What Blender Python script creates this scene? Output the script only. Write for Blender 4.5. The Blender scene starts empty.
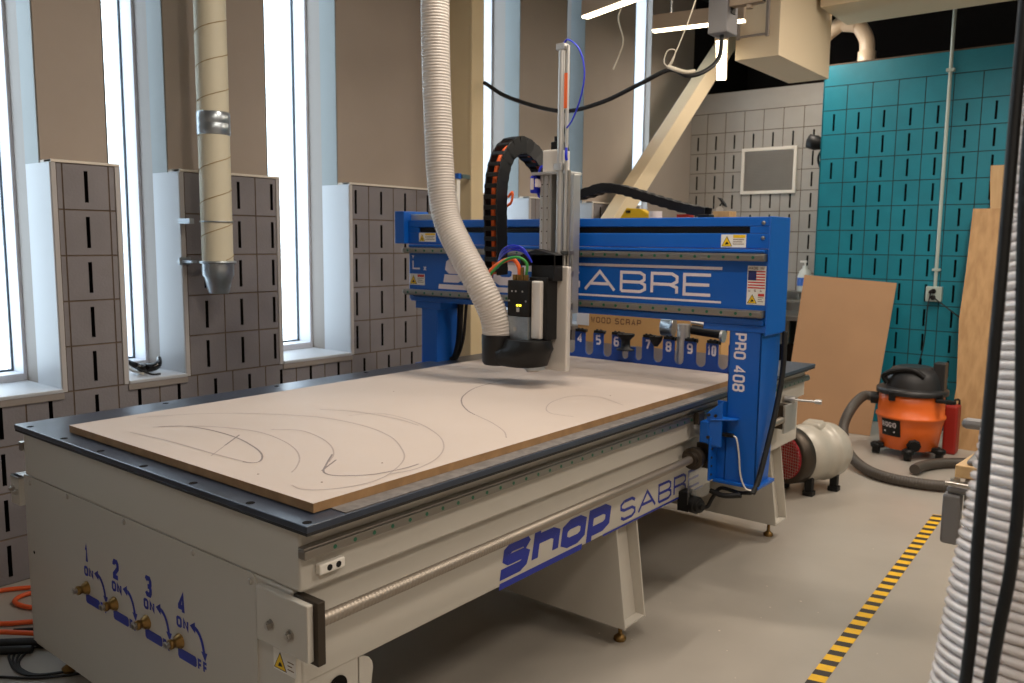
import bpy, bmesh, math, random
from mathutils import Vector, Matrix
random.seed(7)
SC = bpy.context.scene
COL = SC.collection
PI = math.pi

# ------------------------------------------------------------------ camera
cam_d = bpy.data.cameras.new('camera')
cam = bpy.data.objects.new('camera', cam_d)
COL.objects.link(cam)
cam_d.sensor_width = 22.3
cam_d.lens = 829.9 * 22.3 / 1024
cam_d.clip_start = 0.02
pitch, yaw, roll = math.radians(6.918), math.radians(38.507), math.radians(0.58)
fw = Vector((-math.sin(yaw) * math.cos(pitch), math.cos(yaw) * math.cos(pitch), -math.sin(pitch)))
rt = fw.cross(Vector((0, 0, 1))).normalized()
up = rt.cross(fw)
rt, up = math.cos(roll) * rt + math.sin(roll) * up, -math.sin(roll) * rt + math.cos(roll) * up
m = Matrix((rt, up, -fw)).transposed().to_4x4()
m.translation = Vector((1.497, -1.158, 1.508))
cam.matrix_world = m
cam_d.dof.use_dof = True
cam_d.dof.focus_distance = 2.3
cam_d.dof.aperture_fstop = 4.0
SC.camera = cam

# ------------------------------------------------------------------ world and view
w = bpy.data.worlds.new('sky')
SC.world = w
w.use_nodes = True
bg = w.node_tree.nodes['Background']
bg.inputs['Color'].default_value = (0.78, 0.87, 1.0, 1)
bg.inputs['Strength'].default_value = 6.0
SC.view_settings.view_transform = 'Standard'
SC.view_settings.look = 'None'
SC.view_settings.gamma = 1
SC.view_settings.use_curve_mapping = False
SC.view_settings.exposure = 0.0

def area(name, loc, sx, sy, power, col, rot=(0, 0, 0)):
    l = bpy.data.lights.new(name, 'AREA')
    l.shape = 'RECTANGLE'; l.size = sx; l.size_y = sy
    l.energy = power; l.color = col
    o = bpy.data.objects.new(name, l)
    o.location = loc; o.rotation_euler = rot
    COL.objects.link(o)
    return o
WARM = (1.0, 0.885, 0.76)
for i, (x, y, p) in enumerate([(0.9, 0.4, 36), (-0.3, 1.6, 40), (2.6, 1.8, 44), (2.4, -1.6, 36), (0.9, 4.2, 62), (-1.2, 5.9, 30), (2.8, 4.6, 44)]):
    area('ceiling_lamp_light', (x, y, 3.38), 1.2, 0.1, p, WARM, (0, 0, 0.4 * i))

# ------------------------------------------------------------------ materials
def lin(c):
    def f(v):
        v /= 255.0
        return v / 12.92 if v <= 0.04045 else ((v + 0.055) / 1.055) ** 2.4
    return (f(c[0]), f(c[1]), f(c[2]), 1)
def mat(name, rgb, rough=0.5, metal=0.0, noise=0.0, nscale=8.0, bump=0.0, bscale=60.0, emit=None, estr=0.0, rgb2=None, trans=0.0, spec=0.5, stretch=None, coat=0.0):
    M = bpy.data.materials.new(name); M.use_nodes = True
    nt = M.node_tree; b = nt.nodes['Principled BSDF']
    b.inputs['Base Color'].default_value = lin(rgb)
    b.inputs['Roughness'].default_value = rough
    b.inputs['Metallic'].default_value = metal
    b.inputs['Specular IOR Level'].default_value = spec
    b.inputs['Coat Weight'].default_value = coat
    tc = nt.nodes.new('ShaderNodeTexCoord')
    src = tc.outputs['Object']
    if stretch:
        mp = nt.nodes.new('ShaderNodeMapping'); mp.inputs['Scale'].default_value = stretch
        nt.links.new(src, mp.inputs['Vector']); src = mp.outputs['Vector']
    if noise or rgb2:
        n = nt.nodes.new('ShaderNodeTexNoise'); n.inputs['Scale'].default_value = nscale; n.inputs['Detail'].default_value = 6
        nt.links.new(src, n.inputs['Vector'])
        r = nt.nodes.new('ShaderNodeValToRGB')
        c = lin(rgb); c2 = lin(rgb2) if rgb2 else tuple(v * (1 - noise) for v in c[:3]) + (1,)
        r.color_ramp.elements[0].position = 0.35; r.color_ramp.elements[1].position = 0.65
        r.color_ramp.elements[0].color = c2; r.color_ramp.elements[1].color = c
        nt.links.new(n.outputs['Fac'], r.inputs['Fac']); nt.links.new(r.outputs['Color'], b.inputs['Base Color'])
    if bump:
        n2 = nt.nodes.new('ShaderNodeTexNoise'); n2.inputs['Scale'].default_value = bscale; n2.inputs['Detail'].default_value = 4
        nt.links.new(src, n2.inputs['Vector'])
        bp = nt.nodes.new('ShaderNodeBump'); bp.inputs['Strength'].default_value = bump; bp.inputs['Distance'].default_value = 0.004
        nt.links.new(n2.outputs['Fac'], bp.inputs['Height']); nt.links.new(bp.outputs['Normal'], b.inputs['Normal'])
    if emit:
        b.inputs['Emission Color'].default_value = lin(emit); b.inputs['Emission Strength'].default_value = estr
    if trans:
        t = nt.nodes.new('ShaderNodeBsdfTranslucent'); t.inputs['Color'].default_value = lin(rgb)
        mx = nt.nodes.new('ShaderNodeMixShader'); mx.inputs['Fac'].default_value = trans
        nt.links.new(b.outputs[0], mx.inputs[1]); nt.links.new(t.outputs[0], mx.inputs[2])
        nt.links.new(mx.outputs[0], nt.nodes['Material Output'].inputs['Surface'])
    return M
def glass_mat():
    M = bpy.data.materials.new('window_glass'); M.use_nodes = True
    nt = M.node_tree; nt.nodes.remove(nt.nodes['Principled BSDF'])
    t = nt.nodes.new('ShaderNodeBsdfTransparent'); t.inputs['Color'].default_value = (0.93, 0.97, 0.96, 1)
    g = nt.nodes.new('ShaderNodeBsdfGlossy'); g.inputs['Roughness'].default_value = 0.02
    mx = nt.nodes.new('ShaderNodeMixShader'); mx.inputs['Fac'].default_value = 0.06
    nt.links.new(t.outputs[0], mx.inputs[1]); nt.links.new(g.outputs[0], mx.inputs[2])
    nt.links.new(mx.outputs[0], nt.nodes['Material Output'].inputs['Surface'])
    return M
def clear_mat():
    M = bpy.data.materials.new('clear_plastic'); M.use_nodes = True
    nt = M.node_tree; nt.nodes.remove(nt.nodes['Principled BSDF'])
    t = nt.nodes.new('ShaderNodeBsdfTransparent'); t.inputs['Color'].default_value = (0.85, 0.85, 0.86, 1)
    g = nt.nodes.new('ShaderNodeBsdfGlossy'); g.inputs['Roughness'].default_value = 0.12
    mx = nt.nodes.new('ShaderNodeMixShader'); mx.inputs['Fac'].default_value = 0.18
    nt.links.new(t.outputs[0], mx.inputs[1]); nt.links.new(g.outputs[0], mx.inputs[2])
    nt.links.new(mx.outputs[0], nt.nodes['Material Output'].inputs['Surface'])
    return M
M = dict(
    floor=mat('epoxy_floor', (166, 159, 149), 0.32, noise=0.10, nscale=2.2, bump=0.05, bscale=30),
    floorspeck=mat('paint_chips', (214, 204, 190), 0.6),
    block=mat('gray_painted_block', (126, 121, 123), 0.62, noise=0.13, nscale=5, bump=0.35, bscale=90),
    blockback=mat('light_gray_painted_block', (156, 149, 140), 0.62, noise=0.08, nscale=5, bump=0.3, bscale=90),
    teal=mat('teal_painted_block', (14, 124, 143), 0.42, noise=0.12, nscale=6, bump=0.35, bscale=90),
    mortar=mat('mortar', (104, 88, 74), 0.9, noise=0.2, nscale=20),
    tealmortar=mat('teal_mortar', (46, 62, 62), 0.9, noise=0.2, nscale=20),
    slot=mat('slot_cavity', (24, 21, 19), 0.95, spec=0.1),
    drywall=mat('beige_drywall', (162, 149, 137), 0.75, noise=0.05, nscale=3, bump=0.08, bscale=140),
    reveal=mat('white_metal_reveal', (176, 178, 182), 0.45),
    palestrip=mat('pale_green_trim', (124, 130, 130), 0.5),
    jamb=mat('beige_jamb', (138, 129, 122), 0.6),
    flange=mat('pale_gray_flange', (176, 172, 170), 0.5),
    cap=mat('cream_cap', (214, 204, 190), 0.6),
    winframe=mat('white_window_frame', (206, 208, 216), 0.4),
    gasket=mat('dark_gasket', (40, 52, 62), 0.7),
    glass=glass_mat(), clear=clear_mat(),
    ceil=mat('dark_ceiling_deck', (48, 38, 31), 0.9, noise=0.3, nscale=2),
    darkwall=mat('dark_upper_wall', (44, 37, 32), 0.9),
    plainwall=mat('plain_gray_wall', (170, 160, 148), 0.8),
    column=mat('tan_column_paint', (204, 184, 146), 0.6, noise=0.05, nscale=4),
    brace=mat('cream_brace_paint', (222, 202, 168), 0.6, noise=0.05, nscale=4),
    cream=mat('cream_powder_coat', (193, 187, 176), 0.42, bump=0.10, bscale=500),
    cream2=mat('cream_powder_coat_cover', (186, 180, 170), 0.40, bump=0.10, bscale=500),
    bed=mat('black_phenolic_plate', (52, 60, 74), 0.30, noise=0.15, nscale=12, bump=0.05, bscale=200),  # black plate, lightened and blued to carry the window sheen in its colour
    bededge=mat('black_plate_edge', (22, 20, 19), 0.6),
    spoil=mat('gray_spoil_strip', (118, 112, 108), 0.7, noise=0.35, nscale=40),
    mdf=mat('mdf_face', (191, 176, 164), 0.62, noise=0.06, nscale=1.6, bump=0.03),
    mdfedge=mat('mdf_edge', (164, 128, 88), 0.8, noise=0.25, nscale=18),
    pencil=mat('pencil_line', (162, 148, 140), 0.7),
    pencildark=mat('dark_pencil_line', (132, 120, 116), 0.7),
    blue=mat('blue_powder_coat', (8, 88, 178), 0.36, spec=0.5, bump=0.04, bscale=400),
    navy=mat('navy_powder_coat', (12, 66, 150), 0.4),
    decal=mat('pale_pink_white_vinyl', (226, 216, 220), 0.5),
    bluevinyl=mat('blue_vinyl', (22, 42, 150), 0.45),
    steel=mat('bright_steel', (190, 184, 176), 0.28, metal=1.0, noise=0.1, nscale=30),
    screwsteel=mat('dull_screw_steel', (158, 148, 136), 0.48, metal=0.8),
    rail=mat('ground_steel_rail', (150, 144, 136), 0.35, metal=0.9),
    alum=mat('anodised_aluminium', (196, 194, 190), 0.42, metal=0.85),
    alumlight=mat('light_aluminium', (214, 208, 200), 0.5, metal=0.35),
    darksteel=mat('dark_steel', (74, 66, 58), 0.45, metal=0.8),
    galv=mat('galvanised_steel', (176, 184, 190), 0.3, metal=0.85, noise=0.2, nscale=25),
    green=mat('green_cap', (18, 92, 66), 0.5),
    black=mat('black_plastic', (12, 11, 11), 0.5, spec=0.35),
    rubber=mat('black_rubber', (16, 15, 15), 0.6),
    brass=mat('brass', (150, 118, 70), 0.36, metal=0.9, noise=0.25, nscale=60),
    white=mat('white_plastic', (224, 218, 208), 0.5),
    label=mat('white_sticker', (226, 222, 214), 0.55),
    yellow=mat('warning_yellow', (228, 186, 20), 0.5),
    red=mat('sticker_red', (196, 52, 46), 0.5),
    flagblue=mat('flag_blue', (34, 40, 96), 0.5),
    hosewhite=mat('translucent_white_hose', (212, 204, 196), 0.38, trans=0.3),
    hosenear=mat('clear_ribbed_hose', (236, 226, 222), 0.22, trans=0.2),
    hoserib=mat('hose_rib', (246, 238, 234), 0.2, trans=0.15),
    duct=mat('cream_wrapped_duct', (206, 198, 174), 0.55, noise=0.05, nscale=6),
    ductseam=mat('duct_seam', (160, 138, 100), 0.6),
    sheetduct=mat('cream_painted_duct', (216, 198, 168), 0.5),
    pvc=mat('cream_pvc', (222, 202, 176), 0.3),
    conduit=mat('pale_conduit', (172, 184, 176), 0.4),
    orangecable=mat('orange_cable', (226, 96, 34), 0.5),
    greencable=mat('green_cable', (40, 130, 50), 0.5),
    bluecable=mat('blue_tube', (24, 40, 190), 0.4),
    orangehose=mat('orange_air_hose', (224, 92, 40), 0.45),
    vacorange=mat('orange_vacuum_drum', (226, 104, 34), 0.38),
    vacgray=mat('dark_gray_vacuum_lid', (36, 35, 36), 0.42),
    vachose=mat('gray_black_vacuum_hose', (70, 63, 56), 0.5),
    hardboard=mat('tan_hardboard', (160, 122, 86), 0.7, noise=0.08, nscale=3),
    ply=mat('plywood_face', (180, 142, 96), 0.6, rgb2=(162, 124, 80), nscale=3, stretch=(9, 9, 0.6)),
    plypale=mat('pale_plywood_face', (190, 156, 112), 0.6, rgb2=(176, 142, 98), nscale=3, stretch=(9, 9, 0.6)),
    box=mat('tan_box_board', (190, 148, 96), 0.75, noise=0.06, nscale=4),
    ink=mat('brown_ink', (112, 80, 54), 0.8),
    pumpgray=mat('pump_gray_paint', (176, 170, 158), 0.4, metal=0.1),
    pumpred=mat('red_filter_foam', (168, 34, 44), 0.8, noise=0.5, nscale=60),
    redplastic=mat('red_plastic', (150, 32, 22), 0.45),
    tapeyellow=mat('floor_tape_yellow', (232, 182, 30), 0.5, noise=0.1, nscale=40),
    tapeblack=mat('floor_tape_black', (50, 44, 40), 0.55, noise=0.2, nscale=40),
    stainless=mat('stainless_steel', (168, 166, 160), 0.3, metal=0.9),
    soap=mat('soap_bottle', (206, 208, 200), 0.3),
    soapblue=mat('soap_label', (60, 110, 200), 0.4),
    ledbar=mat('led_diffuser', (255, 244, 220), 0.4, emit=(255, 236, 200), estr=7.0),
    lampbody=mat('tan_lamp_body', (150, 132, 112), 0.5),
    graybox=mat('gray_hub_box', (122, 120, 122), 0.5),
    tie=mat('pale_cable_tie', (214, 204, 184), 0.5),
    benchtop=mat('bench_top_wood', (196, 160, 112), 0.6, noise=0.1),
    visegray=mat('vise_gray', (128, 126, 126), 0.4, metal=0.5),
    eyewear=mat('black_eyewear', (18, 17, 18), 0.15),
    ledyellow=mat('led_indicator', (250, 230, 60), 0.4, emit=(250, 230, 60), estr=3.0),
    scuff=mat('scuff_mark', (90, 74, 64), 0.8),
)

# ------------------------------------------------------------------ mesh builder
ORG = {}
class MB:
    def __init__(s):
        s.v = []; s.f = []; s.mi = []; s.sm = []
    def add(s, vs, fs, mi=0, sm=False):
        b = len(s.v); s.v += [tuple(p) for p in vs]
        for f in fs:
            s.f.append([b + i for i in f]); s.mi.append(mi); s.sm.append(sm)
        return s
    def box(s, x0, x1, y0, y1, z0, z1, mi=0):
        return s.add([(x0, y0, z0), (x1, y0, z0), (x1, y1, z0), (x0, y1, z0), (x0, y0, z1), (x1, y0, z1), (x1, y1, z1), (x0, y1, z1)],
                     [(0, 3, 2, 1), (4, 5, 6, 7), (0, 1, 5, 4), (1, 2, 6, 5), (2, 3, 7, 6), (3, 0, 4, 7)], mi)
    def prism(s, poly, off, mi=0):            # poly: 3-D points, off: extrusion vector
        n = len(poly); off = Vector(off)
        vs = [Vector(p) for p in poly]; vs += [p + off for p in vs]
        return s.add(vs, [list(range(n))[::-1], list(range(n, 2 * n))] + [(i, (i + 1) % n, n + (i + 1) % n, n + i) for i in range(n)], mi)
    def cyl(s, p0, p1, r0, r1=None, n=20, mi=0, caps=True, sm=True):
        r1 = r0 if r1 is None else r1
        p0 = Vector(p0); p1 = Vector(p1); d = (p1 - p0).normalized()
        a = d.orthogonal().normalized(); b = d.cross(a)
        vs = []
        for p, r in ((p0, r0), (p1, r1)):
            for i in range(n):
                t = 2 * PI * i / n; vs.append(p + a * (r * math.cos(t)) + b * (r * math.sin(t)))
        s.add(vs, [(i, (i + 1) % n, n + (i + 1) % n, n + i) for i in range(n)], mi, sm)
        if caps:
            s.add(vs[:n], [list(range(n))[::-1]], mi); s.add(vs[n:], [list(range(n))], mi)
        return s
    def lathe(s, base, axis, prof, n=28, mi=0, sm=True, a0=None):  # prof: (h, r)
        base = Vector(base); d = Vector(axis).normalized(); a = d.orthogonal().normalized(); b = d.cross(a)
        vs = []
        for h, r in prof:
            for i in range(n):
                t = 2 * PI * i / n; vs.append(base + d * h + a * (r * math.cos(t)) + b * (r * math.sin(t)))
        fs = []
        for k in range(len(prof) - 1):
            for i in range(n):
                j = (i + 1) % n; fs.append((k * n + i, k * n + j, (k + 1) * n + j, (k + 1) * n + i))
        s.add(vs, fs, mi, sm)
        s.add(vs[:n], [list(range(n))[::-1]], mi); s.add(vs[-n:], [list(range(n))], mi)
        return s
    def tube(s, pts, r, n=12, mi=0, rf=None, caps=True, sm=True):
        pts = [Vector(p) for p in pts]; N = len(pts)
        tan = [(pts[min(i + 1, N - 1)] - pts[max(i - 1, 0)]).normalized() for i in range(N)]
        a = tan[0].orthogonal().normalized(); vs = []
        for i in range(N):
            a = (a - tan[i] * a.dot(tan[i])).normalized(); b = tan[i].cross(a)
            rr = rf(i) if rf else r
            for k in range(n):
                t = 2 * PI * k / n; vs.append(pts[i] + a * (rr * math.cos(t)) + b * (rr * math.sin(t)))
        fs = [(i * n + k, i * n + (k + 1) % n, (i + 1) * n + (k + 1) % n, (i + 1) * n + k) for i in range(N - 1) for k in range(n)]
        s.add(vs, fs, mi, sm)
        if caps:
            s.add(vs[:n], [list(range(n))[::-1]], mi); s.add(vs[-n:], [list(range(n))], mi)
        return s
    def build(s, name, mats, parent=None, bevel=0.0, seg=2, origin=None):
        if not isinstance(mats, (list, tuple)): mats = [mats]
        org = Vector(ORG[parent.name]) if parent is not None else Vector(origin or (0, 0, 0))
        me = bpy.data.meshes.new(name)
        me.from_pydata([tuple(Vector(p) - org) for p in s.v], [], s.f)
        for mm in mats: me.materials.append(mm)
        me.polygons.foreach_set('material_index', s.mi)
        me.polygons.foreach_set('use_smooth', s.sm)
        bm = bmesh.new(); bm.from_mesh(me); bmesh.ops.recalc_face_normals(bm, faces=bm.faces); bm.to_mesh(me); bm.free()
        me.update()
        o = bpy.data.objects.new(name, me); COL.objects.link(o)
        if parent is not None:
            o.parent = parent
        else:
            o.location = org
        ORG[o.name] = org
        if bevel:
            md = o.modifiers.new('bevel', 'BEVEL'); md.width = bevel; md.segments = seg; md.limit_method = 'ANGLE'; md.angle_limit = math.radians(40)
        return o
def build_each(s, name, mats, parent=None, bevel=0.0, seg=2, most=100):
    """every separate piece of s becomes an object of its own"""
    key = {}; par = list(range(len(s.v)))
    def find(a):
        while par[a] != a: par[a] = par[par[a]]; a = par[a]
        return a
    for i, v in enumerate(s.v):
        k = (round(v[0], 5), round(v[1], 5), round(v[2], 5))
        if k in key: par[find(i)] = find(key[k])
        else: key[k] = i
    for f in s.f:
        for a in f[1:]: par[find(a)] = find(f[0])
    comp = {}
    for fi, f in enumerate(s.f): comp.setdefault(find(f[0]), []).append(fi)
    B = []
    for c, fl_ in comp.items():
        P = [s.v[i] for fi in fl_ for i in s.f[fi]]
        B.append([[min(p[k] for p in P) - .0008 for k in range(3)], [max(p[k] for p in P) + .0008 for k in range(3)], fl_])
    ch = True
    while ch:
        ch = False; out = []
        for b in B:
            for o in out:
                if all(b[0][k] <= o[1][k] and o[0][k] <= b[1][k] for k in range(3)):
                    for k in range(3): o[0][k] = min(o[0][k], b[0][k]); o[1][k] = max(o[1][k], b[1][k])
                    o[2] = o[2] + b[2]; ch = True; break
            else: out.append(b)
        B = out
    objs = []
    for b in B[:most]:
        m_ = MB(); mp = {}
        for fi in b[2]:
            f = []
            for i in s.f[fi]:
                if i not in mp: mp[i] = len(m_.v); m_.v.append(s.v[i])
                f.append(mp[i])
            m_.f.append(f); m_.mi.append(s.mi[fi]); m_.sm.append(s.sm[fi])
        objs.append(m_.build(name, mats, parent, bevel, seg))
    return objs
def tag(o, label=None, cat=None, group=None, kind=None):
    if label: o['label'] = label
    if cat: o['category'] = cat
    if group: o['group'] = group
    if kind: o['kind'] = kind
    return o
def thing(name, label, cat, loc, group=None):
    o = bpy.data.objects.new(name, None); COL.objects.link(o)
    o.location = loc; o.empty_display_size = 0.1
    ORG[o.name] = Vector(loc)
    return tag(o, label, cat, group)
def solo(name, mb, mats, label, cat, bevel=0.0, group=None, origin=None):
    o = mb.build(name, mats, None, bevel, origin=origin); return tag(o, label, cat, group)
def struct(name, mb, mats, bevel=0.0):
    o = mb.build(name, mats, None, bevel); o['kind'] = 'structure'; return o
def copy_thing(root, delta, group=None):
    r = root.copy(); COL.objects.link(r); r.location = Vector(root.location) + Vector(delta)
    for ch in list(root.children):
        c = ch.copy(); COL.objects.link(c); c.parent = r
        for g in ch.children:
            d = g.copy(); COL.objects.link(d); d.parent = c
    return r
def copy_part(part, delta, parent=None):
    c = part.copy(); COL.objects.link(c); c.parent = parent or part.parent
    c.location = Vector(part.location) + Vector(delta)
    for g in part.children:
        d = g.copy(); COL.objects.link(d); d.parent = c
    return c
def spline(P, n=8):
    P = [Vector(p) for p in P]; out = []
    Q = [P[0] * 2 - P[1]] + P + [P[-1] * 2 - P[-2]]
    for i in range(1, len(Q) - 2):
        for k in range(n):
            t = k / n
            out.append(0.5 * ((2 * Q[i]) + (-Q[i - 1] + Q[i + 1]) * t + (2 * Q[i - 1] - 5 * Q[i] + 4 * Q[i + 1] - Q[i + 2]) * t * t + (-Q[i - 1] + 3 * Q[i] - 3 * Q[i + 1] + Q[i + 2]) * t ** 3))
    out.append(P[-1]); return out
def resample(pts, step):
    out = [pts[0].copy()]; acc = 0.0
    for a, b in zip(pts, pts[1:]):
        L = (b - a).length
        if L < 1e-9: continue
        d = step - acc
        while d <= L:
            out.append(a.lerp(b, d / L)); d += step
        acc = L - (d - step)
    return out

# ------------------------------------------------------------------ stroke lettering
q = 0.22
GL = {
 'S': [[(1, .85), (1 - q, 1), (q, 1), (0, .85), (0, .62), (q, .5), (1 - q, .5), (1, .36), (1, .15), (1 - q, 0), (q, 0), (0, .15)]],
 'A': [[(0, 0), (.5, 1), (1, 0)], [(.2, .33), (.8, .33)]],
 'B': [[(0, 0), (0, 1), (.8, 1), (.97, .87), (.97, .63), (.8, .5), (0, .5)], [(.8, .5), (1, .37), (1, .13), (.8, 0), (0, 0)]],
 'R': [[(0, 0), (0, 1), (.8, 1), (1, .85), (1, .6), (.8, .45), (0, .45)], [(.72, .45), (1, .3), (1, 0)]],
 'E': [[(1, 1), (0, 1), (0, 0), (1, 0)], [(0, .5), (.95, .5)]],
 'P': [[(0, 0), (0, 1), (.8, 1), (1, .85), (1, .58), (.8, .42), (0, .42)]],
 'O': [[(q, 0), (0, .15), (0, .85), (q, 1), (1 - q, 1), (1, .85), (1, .15), (1 - q, 0), (q, 0)]],
 'D': [[(0, 0), (0, 1), (.75, 1), (1, .8), (1, .2), (.75, 0), (0, 0)]],
 'C': [[(1, .8), (.8, 1), (.2, 1), (0, .8), (0, .2), (.2, 0), (.8, 0), (1, .2)]],
 'G': [[(1, .8), (.8, 1), (.2, 1), (0, .8), (0, .2), (.2, 0), (1, 0), (1, .45), (.55, .45)]],
 'N': [[(0, 0), (0, 1), (1, 0), (1, 1)]], 'F': [[(1, 1), (0, 1), (0, 0)], [(0, .5), (.9, .5)]],
 'W': [[(0, 1), (.25, 0), (.5, .8), (.75, 0), (1, 1)]], 'M': [[(0, 0), (0, 1), (.5, .3), (1, 1), (1, 0)]],
 'I': [[(.5, 0), (.5, 1)]], 'U': [[(0, 1), (0, .15), (.2, 0), (.8, 0), (1, .15), (1, 1)]],
 'T': [[(0, 1), (1, 1)], [(.5, 1), (.5, 0)]], 'L': [[(0, 1), (0, 0), (1, 0)]], 'X': [[(0, 0), (1, 1)], [(0, 1), (1, 0)]],
 '1': [[(.1, .75), (.5, 1), (.5, 0)]],
 '2': [[(0, .75), (0, .85), (.2, 1), (.8, 1), (1, .85), (1, .6), (0, .15), (0, 0), (1, 0)]],
 '3': [[(0, .85), (.2, 1), (.8, 1), (1, .85), (1, .65), (.8, .5), (.35, .5)], [(.8, .5), (1, .36), (1, .15), (.8, 0), (.2, 0), (0, .15)]],
 '4': [[(.75, 0), (.75, 1), (0, .35), (0, .28), (1, .28)]],
 '5': [[(1, 1), (0, 1), (0, .55), (.8, .55), (1, .42), (1, .15), (.8, 0), (0, 0)]],
 '6': [[(1, 1), (.2, 1), (0, .85), (0, .15), (.2, 0), (.8, 0), (1, .15), (1, .42), (.8, .55), (0, .55)]],
 '7': [[(0, 1), (1, 1), (.4, 0)]],
 '8': [[(.2, .5), (0, .64), (0, .86), (.2, 1), (.8, 1), (1, .86), (1, .64), (.8, .5), (.2, .5), (0, .36), (0, .14), (.2, 0), (.8, 0), (1, .14), (1, .36), (.8, .5)]],
 '9': [[(0, 0), (.8, 0), (1, .15), (1, .85), (.8, 1), (.2, 1), (0, .85), (0, .6), (.2, .45), (1, .45)]],
 '0': [[(.2, 0), (0, .15), (0, .85), (.2, 1), (.8, 1), (1, .85), (1, .15), (.8, 0), (.2, 0)]],
 ' ': [], 'Y': [[(0, 1), (.5, .5), (1, 1)], [(.5, .5), (.5, 0)]],
}
def ribbon(mb, pts, wd, fr, mi=0, closed=False):
    """constant-width stroke with mitred corners; fr maps 2-D to 3-D"""
    P = [Vector((p[0], p[1])) for p in pts]
    if (P[0] - P[-1]).length < 1e-6: closed = True; P = P[:-1]
    n = len(P); L = []; R = []
    for i in range(n):
        a = P[i - 1] if (i > 0 or closed) else None
        b = P[(i + 1) % n] if (i < n - 1 or closed) else None
        d1 = (P[i] - a).normalized() if a is not None else None
        d2 = (b - P[i]).normalized() if b is not None else None
        if d1 is None: nn = Vector((-d2.y, d2.x)); k = 1
        elif d2 is None: nn = Vector((-d1.y, d1.x)); k = 1
        else:
            n1 = Vector((-d1.y, d1.x)); n2 = Vector((-d2.y, d2.x)); nn = (n1 + n2)
            if nn.length < 1e-3: nn = n1; k = 1
            else: nn.normalize(); k = min(1 / max(nn.dot(n1), 0.3), 1.8)
        L.append(P[i] + nn * (wd / 2 * k)); R.append(P[i] - nn * (wd / 2 * k))
    m_ = n if closed else n - 1
    c = P[0]; e = 1e-3
    nr = (fr(c.x + e, c.y) - fr(c.x, c.y)).cross(fr(c.x, c.y + e) - fr(c.x, c.y)).normalized()
    for i in range(m_):
        RC[0] = (RC[0] + 1) % 12; o = nr * (.00004 * RC[0]); k = (i + 1) % n
        mb.add([fr(L[i].x, L[i].y) + o, fr(L[k].x, L[k].y) + o, fr(R[k].x, R[k].y) + o, fr(R[i].x, R[i].y) + o], [(0, 1, 2, 3)], mi)
RC = [0]
def frame(o, u, v, shear=0.0):
    o = Vector(o); u = Vector(u); v = Vector(v)
    return lambda a, b: o + u * (a + shear * b) + v * b
def text(mb, s, o, u, v, wd, ht, th, gap=0.3, shear=0.0, mi=0):
    fr = frame(o, u, v, shear); x = 0.0
    for ch in s:
        w_ = wd * (0.55 if ch in 'I1 ' else 1.0)
        for st in GL.get(ch, []):
            ribbon(mb, [(x + th / 2 + p[0] * (w_ - th), th / 2 + p[1] * (ht - th)) for p in st], th, fr, mi)
        x += w_ + gap * wd
    return x - gap * wd
def flat(mb, pts, fr, mi=0):
    mb.add([fr(*p) for p in pts], [list(range(len(pts)))], mi)

# ================================================================== ROOM
H = .2032; CZ = 4.3
XW = -2.358                      # front of block piers
XD = -2.46                       # drywall face above them
def cell(mb, o, u, n, a, b, z0, z1, slot, sl=0.0):
    """one block face, proud of the mortar, with an optional real recessed slot"""
    o = Vector(o); u = Vector(u); n = Vector(n); Z = Vector((0, 0, 1)); j = .0035
    P = lambda s, z, d=0.0: o + u * s + Z * z + n * d
    a1, b1, c1, d1 = a + j, b - j, z0 + j, z1 - j
    if b1 - a1 < .01: return
    e = .004
    mb.add([P(a, z0, -e), P(b, z0, -e), P(b, z1, -e), P(a, z1, -e), P(a1, c1), P(b1, c1), P(b1, d1), P(a1, d1)],
           [(0, 1, 5, 4), (1, 2, 6, 5), (2, 3, 7, 6), (3, 0, 4, 7)], 1)
    if not slot:
        mb.add([P(a1, c1), P(b1, c1), P(b1, d1), P(a1, d1)], [(0, 1, 2, 3)], 0); return
    m_ = slot; s0, s1, t0, t1 = m_ - .0085, m_ + .0085, z0 + .034, z1 - .03
    mb.add([P(a1, c1), P(b1, c1), P(b1, d1), P(a1, d1), P(s0, t0), P(s1, t0), P(s1, t1), P(s0, t1)],
           [(0, 1, 5, 4), (1, 2, 6, 5), (2, 3, 7, 6), (3, 0, 4, 7)], 0)
    mb.add([P(s0, t0), P(s1, t0), P(s1, t1), P(s0, t1), P(s0, t0, -.05), P(s1, t0, -.05), P(s1, t1, -.05), P(s0, t1, -.05)],
           [(0, 1, 5, 4), (1, 2, 6, 5), (2, 3, 7, 6), (3, 0, 4, 7), (4, 5, 6, 7)], 2)
def blocks(mb, o, u, n, a, b, r0, r1, off, slotrow=lambda r: True, stagger=False):
    k0 = math.floor((a - off) / H); k1 = math.ceil((b - off) / H)
    for r in range(r0, r1):
        for k in range(k0, k1):
            s0, s1 = max(a, off + k * H), min(b, off + (k + 1) * H)
            if s1 - s0 < .012: continue
            c = off + (k + .5) * H
            sl = c if (slotrow(r) and s0 + .02 < c < s1 - .02 and not (stagger and k == k0 and r % 2)) else None
            cell(mb, o, u, n, s0, s1, r * H, (r + 1) * H, sl)

PIERS = [(-3.6, -2.5), (-2.0, -1.25), (-.75, -.04), (.456, .758), (1.054, 1.636), (2.127, 3.40), (3.876, 4.48), (4.742, 5.539), (6.20, 7.1)]
mb = MB()
o3, u3, n3 = (XW, 0, 0), (0, 1, 0), (1, 0, 0)
blocks(mb, o3, u3, n3, -3.6, 7.1, 0, 4, .0976)
for a, b in PIERS[:-1]:
    blocks(mb, o3, u3, n3, a + .022, b - .022, 4, 9, {1.054: .062, 2.127: .044}.get(a, .0976))
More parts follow.
